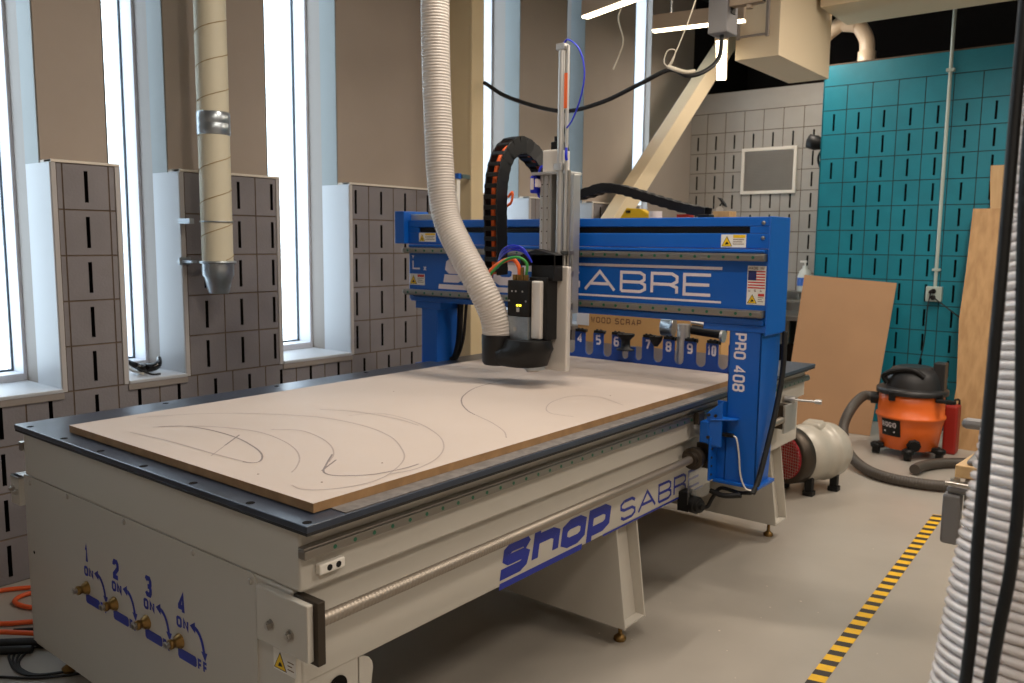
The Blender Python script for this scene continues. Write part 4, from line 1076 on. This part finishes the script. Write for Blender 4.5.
PENCIL = [
    (1, [(-1.008, 0.158), (-0.951, 0.228), (-0.831, 0.254), (-0.691, 0.25), (-0.555, 0.219), (-0.462, 0.183), (-0.407, 0.142), (-0.402, 0.117), (-0.431, 0.102)]),
    (0, [(-1.008, 0.158), (-0.926, 0.25), (-0.82, 0.309), (-0.691, 0.337), (-0.558, 0.319), (-0.441, 0.28), (-0.346, 0.224), (-0.277, 0.161), (-0.248, 0.124)]),
    (1, [(-0.314, 0.312), (-0.244, 0.235), (-0.19, 0.182), (-0.148, 0.176), (-0.108, 0.206), (-0.072, 0.257), (-0.056, 0.342), (-0.057, 0.396)]),
    (0, [(-0.155, 0.056), (-0.107, 0.051), (-0.062, 0.09), (-0.029, 0.172), (-0.042, 0.266), (-0.11, 0.388), (-0.193, 0.468), (-0.346, 0.563), (-0.528, 0.61), (-0.729, 0.599), (-0.897, 0.521), (-1.068, 0.386), (-1.181, 0.196)]),
    (0, [(-0.699, 0.381), (-0.625, 0.433), (-0.511, 0.419), (-0.397, 0.373), (-0.311, 0.314), (-0.256, 0.253)]),
    (1, [(-0.711, 0.276), (-0.627, 0.173)]),
    (0, [(-0.627, 0.173), (-0.551, 0.081)]),
    (0, [(-0.991, 0.076), (-0.817, 0.094), (-0.633, 0.098), (-0.498, 0.102), (-0.424, 0.108)]),
    (0, [(-0.837, 0.685), (-0.698, 0.743), (-0.513, 0.752), (-0.391, 0.73)]),
    (0, [(-0.68, 0.682), (-0.622, 0.779), (-0.442, 0.761), (-0.263, 0.682), (-0.14, 0.583), (-0.06, 0.469), (-0.029, 0.359), (-0.045, 0.278)]),
    (1, [(-0.739, 1.547), (-0.712, 1.383), (-0.629, 1.214), (-0.535, 1.1), (-0.43, 1.014), (-0.364, 0.978)]),
    (0, [(-0.364, 0.978), (-0.235, 0.917), (-0.131, 0.85), (-0.065, 0.783)]),
    (0, [(-0.061, 1.467), (-0.218, 1.545), (-0.305, 1.502), (-0.302, 1.36), (-0.245, 1.235), (-0.175, 1.171), (-0.084, 1.178)]),
    (0, [(-0.533, 1.967), (-0.422, 2.068), (-0.265, 2.088), (-0.136, 2.032)]),
    (0, [(-0.739, 1.547), (-0.76, 1.716), (-0.748, 1.884)]),
    (1, [(-0.201, 0.185), (-0.259, 0.28)]),
]
mb = MB(); md_ = MB()
for dk, pts in PENCIL:
    P_ = spline([(a, b, 0) for a, b in pts], 8)
    tgt = md_ if dk else mb
    tgt = MB(); ribbon(tgt, [(p.x, p.y) for p in P_], .0055 if dk else .0045, lambda a, b: Vector((a, b, .9074)))
    tgt.build('pencil_line', M['pencildark' if dk else 'pencil'], t)
mb = MB()
for x, y in ((-.30, .06), (-.12, .12), (-.14, .34), (-.9, 1.1), (-.2, 1.6)):
    mb.cyl((x, y, .9072), (x, y, .9075), .003, n=8)
build_each(mb, 'speck', M['scuff'], t)

# ================================================================== hoses
def corr(P, r, pitch, amp, n=22, per=4, fine=2.0):
    Q = resample(spline(P, 24), pitch / per)
    mb = MB(); mb.tube(Q, r, n=n, rf=lambda i: r + amp * (math.cos(2 * PI * (i % per) / per)), caps=True); return mb, Q
HC = [(-.735, 1.545, 1.085), (-.735, 1.54, 1.14), (-.745, 1.53, 1.20), (-.775, 1.51, 1.28), (-.83, 1.50, 1.37), (-.905, 1.50, 1.47), (-.985, 1.50, 1.60), (-1.02, 1.50, 1.77), (-1.037, 1.50, 2.02), (-1.049, 1.50, 2.27), (-1.054, 1.50, 2.52), (-1.06, 1.50, 3.1), (-1.06, 1.5, 4.28)]
mb, Q = corr(HC, .0605, .0125, .0018, n=28)
solo('dust_hose', mb, M['hosewhite'], 'white ribbed flexible hose curving down to the black dust shoe', 'hose')

# orange air hose and black cables on the floor at left
zf = .011
mb = MB()
def fl(pts, z=zf): return [(x, y, z) for x, y in pts]
mb.tube(spline(fl([(-2.32, -.35), (-2.33, -.02), (-2.294, .131), (-2.24, .215), (-2.18, .29), (-2.10, .36), (-1.9, .42), (-1.6, .46), (-1.3, .60), (-1.4, .9), (-1.75, .85), (-1.98, .52), (-2.10, .33), (-2.17, .20), (-2.14, .13), (-2.05, .135), (-1.95, .19), (-1.75, .32), (-1.5, .5), (-1.2, .7)])), .0095, n=12)
solo('air_hose', mb, M['orangehose'], 'orange air hose looping on the floor nearest the left wall', 'hose')
mb = MB(); mb.tube(spline(fl([(-2.30, -.5), (-2.15, -.12), (-1.961, .01), (-1.89, .09), (-1.80, .17), (-1.6, .3), (-1.35, .4)])), .0095, n=12)
solo('air_hose', mb, M['orangehose'], 'short run of orange hose on the floor crossing to the machine', 'hose')
mb = MB(); mb.tube(spline([(-2.3, -.6, .03), (-2.05, -.28, .045), (-1.83, -.07, .048), (-1.76, -.01, .046), (-1.70, .045, .04)]), .0095, n=12)
solo('air_hose', mb, M['orangehose'], 'orange hose lying on the black cable bundle by the machine corner', 'hose')
mb = MB(); mb.tube(spline([(-2.3, -.62, .018), (-2.0, -.28, .018), (-1.80, -.09, .018), (-1.70, .01, .018), (-1.64, .05, .018)]), .018, n=12)
mb.tube(spline([(-2.30, -.65, .016), (-1.95, -.31, .016), (-1.75, -.11, .016), (-1.64, .0, .016)]), .015, n=12)
solo('cable_bundle', mb, M['rubber'], 'thick black cable bundle on the floor under the orange hose', 'cable')
mb = MB()
for k in range(4):
    o = .013 * k
    mb.tube(spline([(-1.66 - o, .04, .02), (-1.655 - o, -.01 - o, .007), (-1.60 - o * .6, -.06 - o * .5, .006), (-1.53, -.075 - o * .4, .006), (-1.45, -.05 - o * .2, .006), (-1.38, .06, .006), (-1.3, .2, .006)]), .0045, n=8)
mb.tube(spline([(-1.66, -.205, .012), (-1.60, -.185, .008), (-1.52, -.13, .006), (-1.44, -.07, .006), (-1.36, .03, .006), (-1.2, .3, .006)]), .0048, n=8)
mb.lathe((-1.665, -.208, .014), (-.9, -.4, 0), [(-.02, .008), (0, .012), (.018, .012), (.02, .008)], n=12)
mb.tube(spline([(-1.80, .0, .04), (-1.74, .07, .035), (-1.66, .13, .02), (-1.55, .2, .008)]), .006, n=8)
solo('thin_cable', mb, M['rubber'], 'loose thin black cables trailing on the floor below the front corner', 'cable')

# near hose at the right with its straps
NH = [(1.10, -.60, .11), (1.20, -.38, .14), (1.30, -.16, .36), (1.36, -.04, .66), (1.388, .022, .959), (1.395, .045, 1.063), (1.405, .072, 1.189), (1.412, .091, 1.277), (1.415, .118, 1.441), (1.415, .148, 1.629), (1.411, .176, 1.818), (1.405, .19, 2.2), (1.40, .19, 3.0), (1.40, .19, 4.28)]
t = thing('ribbed_dust_hose', 'large clear white ribbed hose rising at the right edge of the picture', 'hose', (1.10, -.60, 0))
mb, Q = corr(NH, .094, .0128, .0004, n=40)
mb.build('hose_wall', M['hosenear'], t)
Q2 = resample(spline(NH, 24), .0128 / 28); mb = MB(); pr = []
a = None; tg = [(Q2[min(i + 1, len(Q2) - 1)] - Q2[max(i - 1, 0)]).normalized() for i in range(len(Q2))]
a = tg[0].orthogonal().normalized()
for i, p in enumerate(Q2):
    a = (a - tg[i] * a.dot(tg[i])).normalized(); b = tg[i].cross(a); ph = 2 * PI * i / 28
    pr.append(p + a * (.0955 * math.cos(ph)) + b * (.0955 * math.sin(ph)))
mb.tube(pr, .0060, n=8); mb.build('spiral_rib', M['hoserib'], t)
def strap(pts, lab):
    mb = MB(); mb.tube(spline(pts, 10), .0065, n=10)
    solo('black_cable', mb, M['rubber'], lab, 'cable')
strap([(1.335, -.235, .62), (1.351, -.152, 1.021), (1.349, -.130, 1.181), (1.346, -.107, 1.336), (1.344, -.079, 1.528), (1.341, -.053, 1.715), (1.34, -.02, 2.2), (1.34, .0, 3.0), (1.34, .0, 4.28)], 'left one of two black cables hanging before the large ribbed hose')
strap([(1.36, -.23, .62), (1.374, -.150, 1.027), (1.383, -.132, 1.162), (1.381, -.115, 1.277), (1.362, -.085, 1.528), (1.357, -.06, 1.713), (1.36, -.02, 2.2), (1.37, .0, 3.0), (1.37, .0, 4.28)], 'right one of two black cables hanging before the large ribbed hose')

# workbench behind the hose
t = thing('workbench', 'wooden-topped bench mostly hidden behind the large ribbed hose', 'bench', (1.55, 1.75, 0))
mb = MB(); mb.prism([(1.075, 1.30, .885), (2.1, 1.30, .885), (2.1, 2.3, .885), (1.16, 2.3, .885)], (0, 0, .035)); mb.build('bench_top', M['benchtop'], t, .003)
for x, y in ((1.36, 1.42), (2.02, 1.42), (1.36, 2.2), (2.02, 2.2)):
    mb = MB(); mb.box(x - .03, x + .03, y - .03, y + .03, 0, .885); mb.build('leg', M['visegray'], t, .004)
mb = MB(); mb.box(1.36, 2.02, 1.41, 1.43, .80, .885); mb.box(1.36, 2.02, 1.41, 1.43, .2, .26); mb.build('rail', M['visegray'], t, .003)
t = thing('bench_vise', 'gray metal vise clamped on the bench corner beside the ribbed hose', 'vise', (1.1, 1.3, .92))
mb = MB(); mb.box(1.055, 1.10, 1.27, 1.31, .705, .845); mb.box(1.062, 1.12, 1.275, 1.305, .845, .865); mb.build('clamp_jaw', M['visegray'], t, .008)
mb = MB(); mb.cyl((1.08, 1.29, .86), (1.08, 1.29, .885), .012, n=12); mb.cyl((1.06, 1.27, .874), (1.13, 1.27, .874), .006, n=10); mb.cyl((1.11, 1.30, .80), (1.11, 1.30, .885), .008, n=10); build_each(mb, 'clamp_screw', M['steel'], t)
mb = MB(); mb.box(1.12, 1.18, 1.33, 1.40, .92, 1.02); mb.box(1.10, 1.20, 1.31, 1.42, .92, .935); mb.build('vise_body', M['visegray'], t, .006)
mb = MB(); mb.box(1.074, 1.22, 1.34, 1.38, 1.012, 1.04); mb.build('vise_handle', M['visegray'], t, .012)

# ================================================================== floor tape
mb = MB(); fp = Vector((.645, 1.45, 0)); fe = Vector((.569, 3.872, 0)); d = (fe - fp).normalized(); wv = Vector((d.y, -d.x, 0)) * .028
L = (fe - fp).length; k = 0; s_ = 0.0; per = .0895
B = MB()
while s_ < L:
    for mi, (a, b) in enumerate(((s_, s_ + per * .54), (s_ + per * .54, s_ + per))):
        a_, b_ = min(a, L), min(b, L); sk = .012
        if b_ <= a_: continue
        p = fp + d * a_; q_ = fp + d * b_
        B.add([p - wv + Vector((0, 0, .0012)), p + wv + d * sk + Vector((0, 0, .0012)), q_ + wv + d * sk + Vector((0, 0, .0012)), q_ - wv + Vector((0, 0, .0012))], [(0, 1, 2, 3)], mi)
    s_ += per
solo('hazard_tape', B, [M['tapeyellow'], M['tapeblack']], 'yellow and black striped hazard tape stuck along the floor', 'tape')

# ================================================================== vacuum pump
t = thing('vacuum_pump', 'gray motor pump with a red round filter on the floor past the gantry', 'pump', (-.13, 3.82, 0))
ax = Vector((.38, .925, 0)).normalized(); f0 = Vector((-.262, 3.70, .232)); sd = Vector((ax.y, -ax.x, 0))
mb = MB(); mb.lathe(f0, ax, [(.06, .155), (.065, .165), (.20, .178), (.21, .172), (.30, .172), (.305, .182), (.33, .180), (.40, .168), (.45, .138), (.465, .10)], n=40); mb.build('motor_body', M['pumpgray'], t)
mb = MB(); mb.lathe(f0, ax, [(.0, .138), (.0, .155), (.012, .168), (.085, .172), (.095, .165)], n=40); mb.build('filter_housing', M['darksteel'], t)
mb = MB(); mb.lathe(f0, ax, [(-.012, .122), (-.004, .136), (.002, .138)], n=36); pf = mb.build('red_filter', M['pumpred'], t)
mb = MB()
for i in range(-7, 8):
    h = i * .0175; w_ = math.sqrt(max(0, .137 ** 2 - h * h))
    mb.tube([f0 - ax * .014 + sd * (-w_) + Vector((0, 0, h)), f0 - ax * .014 + sd * w_ + Vector((0, 0, h))], .0012, n=5)
    mb.tube([f0 - ax * .014 + sd * h + Vector((0, 0, -w_)), f0 - ax * .014 + sd * h + Vector((0, 0, w_))], .0012, n=5)
mb.build('wire_guard', M['steel'], t)
mb = MB()
for k in range(14):
    a = .15 + k * .3; 
    p = f0 + ax * .36 + (sd * math.cos(a) + Vector((0, 0, 1)) * math.sin(a)) * .170
    q_ = f0 + ax * .425 + (sd * math.cos(a) + Vector((0, 0, 1)) * math.sin(a)) * .138
    mb.tube([p, q_], .006, n=6)
build_each(mb, 'cooling_slot', M['slot'], t)
mb = MB(); mb.box(-.03, 0, 0, .01, 0, .001)
mb = MB()
c_ = f0 + ax * .25
mb.lathe(c_ + Vector((0, 0, .12)), (0, 0, 1), [(0, .09), (.06, .085), (.075, .06)], n=4, sm=False); mb.build('terminal_box', M['pumpgray'], t, .01)
for k, (al, sg) in enumerate(((.12, -1), (.12, 1), (.34, -1), (.34, 1))):
    p = f0 + ax * al + sd * (.10 * sg); mb = MB(); mb.box(p.x - .022, p.x + .022, p.y - .022, p.y + .022, .03, .115); mb.box(p.x - .03, p.x + .03, p.y - .03, p.y + .03, 0, .03); mb.build('foot', M['black'], t, .003)
mb = MB(); mb.cyl(f0 + ax * .05 + Vector((0, 0, .17)), f0 + ax * .05 + Vector((0, 0, .215)), .03, n=16); mb.lathe(f0 + ax * .05 + Vector((0, 0, .215)), (0, 0, 1), [(0, .018), (.02, .02), (.03, .012)], n=12); mb.tube(spline([f0 + ax * .02 + Vector((0, 0, .19)), f0 + ax * .0 + Vector((-.05, -.05, .26)), f0 + Vector((-.2, -.1, .30))]), .022, n=12); mb.build('inlet', M['darksteel'], t)

# ================================================================== shop vacuum
vc = Vector((.085, 5.25, 0))
t = thing('shop_vacuum', 'orange drum shop vacuum with a black lid before the teal wall', 'vacuum', vc)
mb = MB(); mb.lathe(vc, (0, 0, 1), [(.055, .165), (.06, .178), (.20, .196), (.265, .208), (.27, .216), (.285, .216), (.29, .205), (.36, .205), (.43, .200), (.435, .19)], n=44); mb.build('drum', M['vacorange'], t)
mb = MB(); mb.lathe(vc, (0, 0, 1), [(.428, .208), (.432, .222), (.462, .222), (.470, .205), (.478, .185)], n=44); mb.build('lid_rim', M['vacgray'], t)
mb = MB()
prof = [(.47, .185), (.52, .178), (.56, .165), (.60, .14), (.615, .10)]
mb.lathe(vc + Vector((.01, .0, 0)), (0, 0, 1), prof, n=40)
mb.box(vc.x + .13, vc.x + .20, vc.y - .05, vc.y + .05, .46, .655)
mb.build('motor_head', M['vacgray'], t, .006)
mb = MB(); mb.tube(spline([vc + Vector((-.13, -.12, .50)), vc + Vector((-.15, -.13, .55)), vc + Vector((-.08, -.14, .59)), vc + Vector((.03, -.15, .605)), vc + Vector((.10, -.14, .56))]), .018, n=10); mb.build('carry_handle', M['black'], t)
vwd = Vector((.38, -.925, 0)).normalized()        # towards the room's near side
ss = Vector((-vwd.y, vwd.x, 0))
for sx in (-.75, .75):
    p = vc + (vwd * .80 + ss * sx).normalized() * .208
    mb = MB(); mb.box(p.x - .02, p.x + .02, p.y - .02, p.y + .012, .395, .455); mb.build('latch', M['black'], t, .004)
mb = MB(); nlab = Vector((-.36, -.933, 0)).normalized(); tl = Vector((-nlab.y, nlab.x, 0))
R0 = .205
def onv(a, z, r=R0):      # label wrapped on the drum
    ang = math.atan2(nlab.y, nlab.x) + a / r
    return Vector((vc.x + r * math.cos(ang), vc.y + r * math.sin(ang), z))
L_ = MB()
for i in range(8):
    a, b = -.075 + i * .14 / 8, -.075 + (i + 1) * .14 / 8
    L_.add([onv(a, .15, .198), onv(b, .15, .198), onv(b, .265, .213), onv(a, .265, .213)], [(0, 1, 2, 3)])
lb_ = L_.build('drum_label', M['black'], t)
L_ = MB()
xx = -.068
for ch in 'RIDGID':
    w_ = .0165 * (.4 if ch == 'I' else 1)
    for st in GL[ch]:
        sub = []
        for p in st: sub.append((xx + .002 + p[0] * (w_ - .004), .212 + p[1] * .030))
        ribbon(L_, sub, .0045, lambda a, b: onv(a, b, .2065 + (b - .2) * .10))
    xx += w_ + .0055
flat(L_, [(-.05, .175), (.03, .175), (.03, .185), (-.05, .185)], lambda a, b: onv(a, b, .2035))
L_.build('label_lettering', M['decal'], lb_)
for a_ in (-2.55, -1.35, -.25, 1.2):
    p = vc + Vector((math.cos(a_), math.sin(a_), 0)) * .21
    mb = MB(); mb.cyl(p + Vector((-.02, 0, .028)), p + Vector((.02, 0, .028)), .028, n=18); mb.lathe(p + Vector((0, 0, .045)), (0, 0, 1), [(0, .036), (.025, .04), (.036, .024)], n=16)
    mb.box(min(p.x, vc.x + (p.x - vc.x) * .7), max(p.x, vc.x + (p.x - vc.x) * .7), p.y - .03, p.y + .03, .05, .085)
    mb.build('caster', M['black'], t, .004)
mb = MB(); p = vc + vwd * .20; mb.lathe(p + Vector((0, 0, .10)) - vwd * .03, vwd, [(0, .045), (.02, .045), (.03, .035), (.04, .035)], n=8, sm=False); mb.build('drain_cap', M['black'], t)
mb = MB(); p = vc + (vwd * .35 + ss * .9).normalized() * .195; mb.lathe(p + Vector((0, 0, .36)) - (vwd * .35 + ss * .9).normalized() * .0, (.6, -.5, .0), [(0, .035)], n=4) if False else None
mb = MB(); q0 = onv(-.20, .375, .20); nn = (q0 - Vector((vc.x, vc.y, .375))).normalized()
mb.cyl(q0 - nn * .01, q0 + nn * .05, .042, n=20); mb.build('hose_port', M['black'], t)
mb = MB(); mb.box(vc.x + .17, vc.x + .29, vc.y - .13, vc.y - .10, .40, .425); mb.build('side_grip', M['black'], t, .006)
VH = [vc + (q0 + nn * .03 - vc) * 1.06, vc + (q0 + nn * .10 - vc) * 1.06, Vector((-.235, 4.92, .34)), Vector((-.245, 4.80, .22)), Vector((-.17, 4.66, .10)), Vector((-.02, 4.49, .045)), Vector((.17, 4.36, .036)), Vector((.42, 4.36, .036)), Vector((.66, 4.48, .036)), Vector((.95, 4.62, .036)), Vector((1.15, 4.9, .036)), Vector((1.0, 5.15, .036)), Vector((.75, 5.22, .036)), Vector((.55, 5.13, .036)), Vector((.38, 5.0, .036)), Vector((.285, 4.82, .037)), Vector((.262, 4.66, .040))]
t.scale = (1.07, 1.07, 1.05)
mb, Q = corr(VH, .034, .016, .0014, n=18)
solo('vacuum_hose', mb, M['vachose'], 'dark ribbed vacuum hose curling on the floor before the orange drum', 'hose')
t = thing('red_fuel_can', 'red plastic container standing behind the orange shop vacuum', 'container', (.42, 5.60, 0))
mb = MB(); mb.box(.27, .36, 5.42, 5.55, 0, .36); mb.build('body', M['redplastic'], t, .015)
mb = MB(); mb.cyl((.295, 5.46, .35), (.295, 5.46, .39), .018, n=16); mb.tube(spline([(.32, 5.50, .35), (.322, 5.50, .39), (.345, 5.52, .39), (.348, 5.52, .35)]), .008, n=8); mb.build('cap_and_handle', M['black'], t)

# ================================================================== leaning boards
mb = MB(); A0, B0 = Vector((-.93, 5.62, 0)), Vector((-.312, 5.684, 0))
A0 = Vector((-.98, 5.60, 0)); B0 = Vector((-.29, 5.66, 0)); At = Vector((-.985, 6.20, 1.23)); Bt = Vector((-.295, 6.235, 1.23))
At = Vector((-1.055, 6.18, 1.235)); Bt = Vector((-.305, 6.236, 1.19))
mb.prism([A0, B0, Bt, At], (0, -.006, .002))
solo('hardboard_panel', mb, M['hardboard'], 'tan hardboard panel leaning on the teal wall left of the vacuum', 'panel')
mb = MB()
mb.prism([(.36, 5.95, 0), (.60, 5.97, 0), (.60, 6.05, .6), (.455, 6.12, 1.2), (.455, 6.225, 1.775), (.19, 6.225, 1.775), (.21, 6.16, 1.25), (.225, 6.1, .95), (.185, 6.04, .6), (.20, 5.95, 0)][::-1], (0, .018, 0)) if False else None
def lean(poly, th, label, m_):   # poly in (x, s) on a plane leaning back to the wall
    b = MB(); b.prism([(x, 5.66 + (6.13 - 5.66) * s / 1.80, s) for x, s in poly], (0, .018, 0)); solo('plywood_plank', b, M[m_], label, 'plank')
lean([(.300, 0), (.50, 0), (.50, 1.79), (.235, 1.79), (.24, 1.3), (.235, .95), (.255, .7), (.275, .45), (.265, .25)], .018, 'shorter plywood offcut with a wavy edge leaning on the teal wall', 'ply')
b = MB(); b.prism([(.485, 5.80, 0), (.80, 5.80, 0), (.56, 6.21, 2.12), (.32, 6.21, 2.12)], (0, .018, 0)); 
b = MB(); b.prism([(.515, 5.95, 0), (.80, 5.95, 0), (.70, 6.215, 2.12), (.318, 6.215, 2.12), (.325, 6.20, 2.0)], (0, .018, 0)); solo('plywood_plank', b, M['plypale'], 'taller pale plywood sheet leaning behind the wavy offcut', 'plank')

# ================================================================== sink corner
t = thing('utility_sink', 'stainless sink counter in the corner left of the hardboard panel', 'sink', (-1.7, 6.75, 0))
mb = MB(); mb.box(-2.3, -1.02, 6.42, 6.48, .80, .845); mb.box(-2.3, -1.02, 6.48, 7.07, .82, .845); mb.box(-2.3, -1.02, 7.06, 7.088, .845, 1.03); mb.build('counter', M['stainless'], t, .004)
mb = MB(); mb.box(-1.9, -1.3, 6.55, 6.95, .56, .82); mb.build('basin', M['stainless'], t, .02)
mb = MB(); mb.box(-2.3, -1.02, 6.9, 7.05, .0, .80); mb.build('under_sink_shade', M['darkwall'], t)  # dark panel whose colour stands in for the shade below the counter
for x, y in ((-2.26, 6.46), (-1.06, 6.46), (-2.26, 7.02), (-1.06, 7.02)):
    mb = MB(); mb.cyl((x, y, 0), (x, y, .82), .018, n=12); mb.build('leg', M['stainless'], t)
mb = MB(); mb.cyl((-1.55, 7.0, .845), (-1.55, 7.0, .93), .02, n=12); mb.cyl((-1.72, 7.0, .945), (-1.36, 7.0, .945), .022, n=14)
mb.tube(spline([(-1.52, 7.0, .95), (-1.52, 7.0, 1.12), (-1.53, 6.96, 1.21), (-1.54, 6.86, 1.21), (-1.54, 6.82, 1.13)]), .011, n=10); mb.cyl((-1.38, 7.0, .94), (-1.38, 6.98, 1.02), .012, n=10); mb.build('faucet', M['steel'], t)
t = thing('soap_bottle', 'pale soap bottle with blue label standing on the sink back', 'bottle', (-1.30, 7.0, 1.04))
mb = MB(); sb = (-1.335, 6.99)
mb.box(-1.6, -1.05, 6.93, 7.088, 1.03, 1.045)
sh = mb.build('ledge_tmp', M['stainless'], None); tag(sh, 'narrow steel ledge behind the sink faucet', 'shelf'); sh.name = 'steel_ledge'
mb = MB(); mb.lathe((sb[0], sb[1], 1.045), (0, 0, 1), [(0, .062), (.01, .068), (.14, .068), (.20, .05), (.225, .024), (.25, .024)], n=24); mb.build('bottle', M['soap'], t)
mb = MB(); mb.cyl((sb[0], sb[1], 1.10), (sb[0], sb[1], 1.18), .0695, n=24, caps=False); mb.build('blue_label', M['soapblue'], t)
mb = MB(); mb.cyl((sb[0], sb[1], 1.295), (sb[0], sb[1], 1.33), .008, n=8); mb.box(sb[0] - .05, sb[0] + .015, sb[1] - .01, sb[1] + .01, 1.325, 1.345); mb.build('pump_top', M['white'], t, .003)

# ================================================================== behind the machine
t = thing('wood_scrap_bin', 'tan wooden bin lettered for wood scrap behind the tool rack', 'bin', (-1.05, 3.8, 0))
mb = MB()
mb.box(-1.64, -.60, 3.5, 3.515, .0, 1.10); mb.box(-1.64, -.60, 4.05, 4.065, 0, 1.10); mb.box(-1.64, -1.625, 3.515, 4.05, 0, 1.10); mb.box(-.615, -.60, 3.515, 4.05, 0, 1.10); mb.box(-1.625, -.615, 3.515, 4.05, .02, .035)
mb.build('bin_panels', M['box'], t, .002)
for wd_s, xs_ in (('WOOD', -1.535), ('SCRAP', -1.348)):
    mb = MB(); text(mb, wd_s, (xs_, 3.4990, .972), (1, 0, 0), (0, 0, 1), .032, .040, .0075, gap=.28); mb.build('stencil_lettering', M['ink'], t)
mb = MB(); mb.box(-1.645, -1.55, 3.493, 3.499, .95, 1.06); mb.build('paper_note', M['winframe'], t)
for k, (x, y, lx, h) in enumerate(((-1.3, 3.75, .25, 1.13), (-1.0, 3.7, .2, 1.16), (-.9, 3.85, .15, 1.12))):
    b = MB(); b.prism([(x, y, .036), (x + .09, y, .036), (x + lx, y + .1, h), (x + lx - .09, y + .1, h)], (0, .02, 0))
    solo('wood_offcut', b, M['ply' if k % 2 else 'plypale'], ['pale offcut sticking up at left in the wood scrap bin', 'brown offcut in the middle of the wood scrap bin', 'pale offcut at right in the wood scrap bin'][k], 'offcut')
# shelf carrying the small things that peek over the gantry
t = thing('storage_shelf', 'steel storage shelf hidden behind the blue gantry, its top just out of sight', 'shelf', (-1.5, 4.65, 0))
mb = MB(); mb.box(-2.04, -1.0, 4.42, 4.90, 1.665, 1.69); mb.box(-2.04, -1.0, 4.42, 4.90, .9, .92); mb.box(-2.04, -1.0, 4.42, 4.90, .2, .22); mb.build('shelf_board', M['graybox'], t, .003)
for x, y in ((-2.03, 4.44), (-1.01, 4.44), (-2.03, 4.88), (-1.01, 4.88)):
    mb = MB(); mb.box(x - .015, x + .015, y - .015, y + .015, 0, 1.69); mb.build('post', M['graybox'], t)
mb = MB(); mb.prism([(-1.99, 4.58, 1.69), (-1.72, 4.58, 1.69), (-1.74, 4.58, 1.73), (-1.80, 4.58, 1.765), (-1.93, 4.58, 1.775), (-1.965, 4.58, 1.73)], (0, .08, 0))
yt = solo('yellow_tool_case', mb, M['yellow'], 'yellow tool case peeking over the gantry below the black cable carrier', 'case', .006)
mb = MB(); mb.box(-1.93, -1.89, 4.572, 4.579, 1.735, 1.755); mb.build('latch', M['black'], yt, .002)
mb = MB(); mb.cyl((-1.68, 4.6, 1.69), (-1.68, 4.6, 1.745), .05, n=18)
mb2 = MB(); mb2.box(-1.50, -1.42, 4.6, 4.66, 1.69, 1.72); mb2.cyl((-1.40, 4.62, 1.69), (-1.40, 4.62, 1.715), .03, n=12)
solo('tape_roll', mb, M['decal'], 'pale round tape roll beside the yellow tool case', 'tape roll')
solo('red_tool', mb2, M['redplastic'], 'small red tool barely showing above the blue gantry top', 'tool')
t = thing('bench_lamp', 'small lamp with curved black arm above the gantry by the gray wall', 'lamp', (-1.10, 4.55, 1.69))
mb = MB(); mb.tube(spline([(-1.125, 4.53, 1.70), (-1.12, 4.53, 1.77), (-1.10, 4.53, 1.80)]), .006, n=8); mb.prism([(-1.145, 4.53, 1.835), (-1.12, 4.53, 1.83), (-1.085, 4.53, 1.79), (-1.075, 4.53, 1.765), (-1.10, 4.53, 1.775), (-1.12, 4.53, 1.81)], (0, .03, 0)); mb.build('arm', M['black'], t, .003)
mb = MB(); mb.lathe((-1.12, 4.53, 1.745), (.3, -1, .1), [(-.02, .02), (0, .026), (.01, .026)], n=16); mb.build('head', M['steel'], t)
mb = MB(); mb.box(-1.16, -1.03, 4.50, 4.62, 1.69, 1.735); mb.build('base', M['plypale'], t, .004)
# blue capped bottle on the column
t = thing('hanging_tag', 'white tag with a blue clip hanging left of the tan column', 'tag', (-2.12, 2.86, 1.9))
mb = MB(); mb.box(-2.13, -2.10, 2.80, 2.83, 1.895, 1.93); mb.build('clip', M['blue'], t, .003)
mb = MB(); mb.prism([(-2.115, 2.79, 1.62), (-2.115, 2.83, 1.62), (-2.115, 2.83, 1.895), (-2.115, 2.80, 1.895)], (.004, 0, 0)); build_each(mb, 'strap', M['label'], t)
mb = MB(); mb.box(-2.12, -2.10, 2.84, 2.918, 1.90, 1.925); mb.build('hook', M['steel'], t)

for o in list(COL.objects):
    if o.parent or not o.get('label'): continue
    k = o.name.split('.')[0]
    g = dict(linear_light='LED lights overhead', air_hose='orange air hoses on the floor', black_cable='black cables before the ribbed hose', plywood_plank='planks leaning on the teal wall', wood_offcut='offcuts in the wood scrap bin', extension_cord='cords from the wall outlet').get(k)
    if g: o['group'] = g
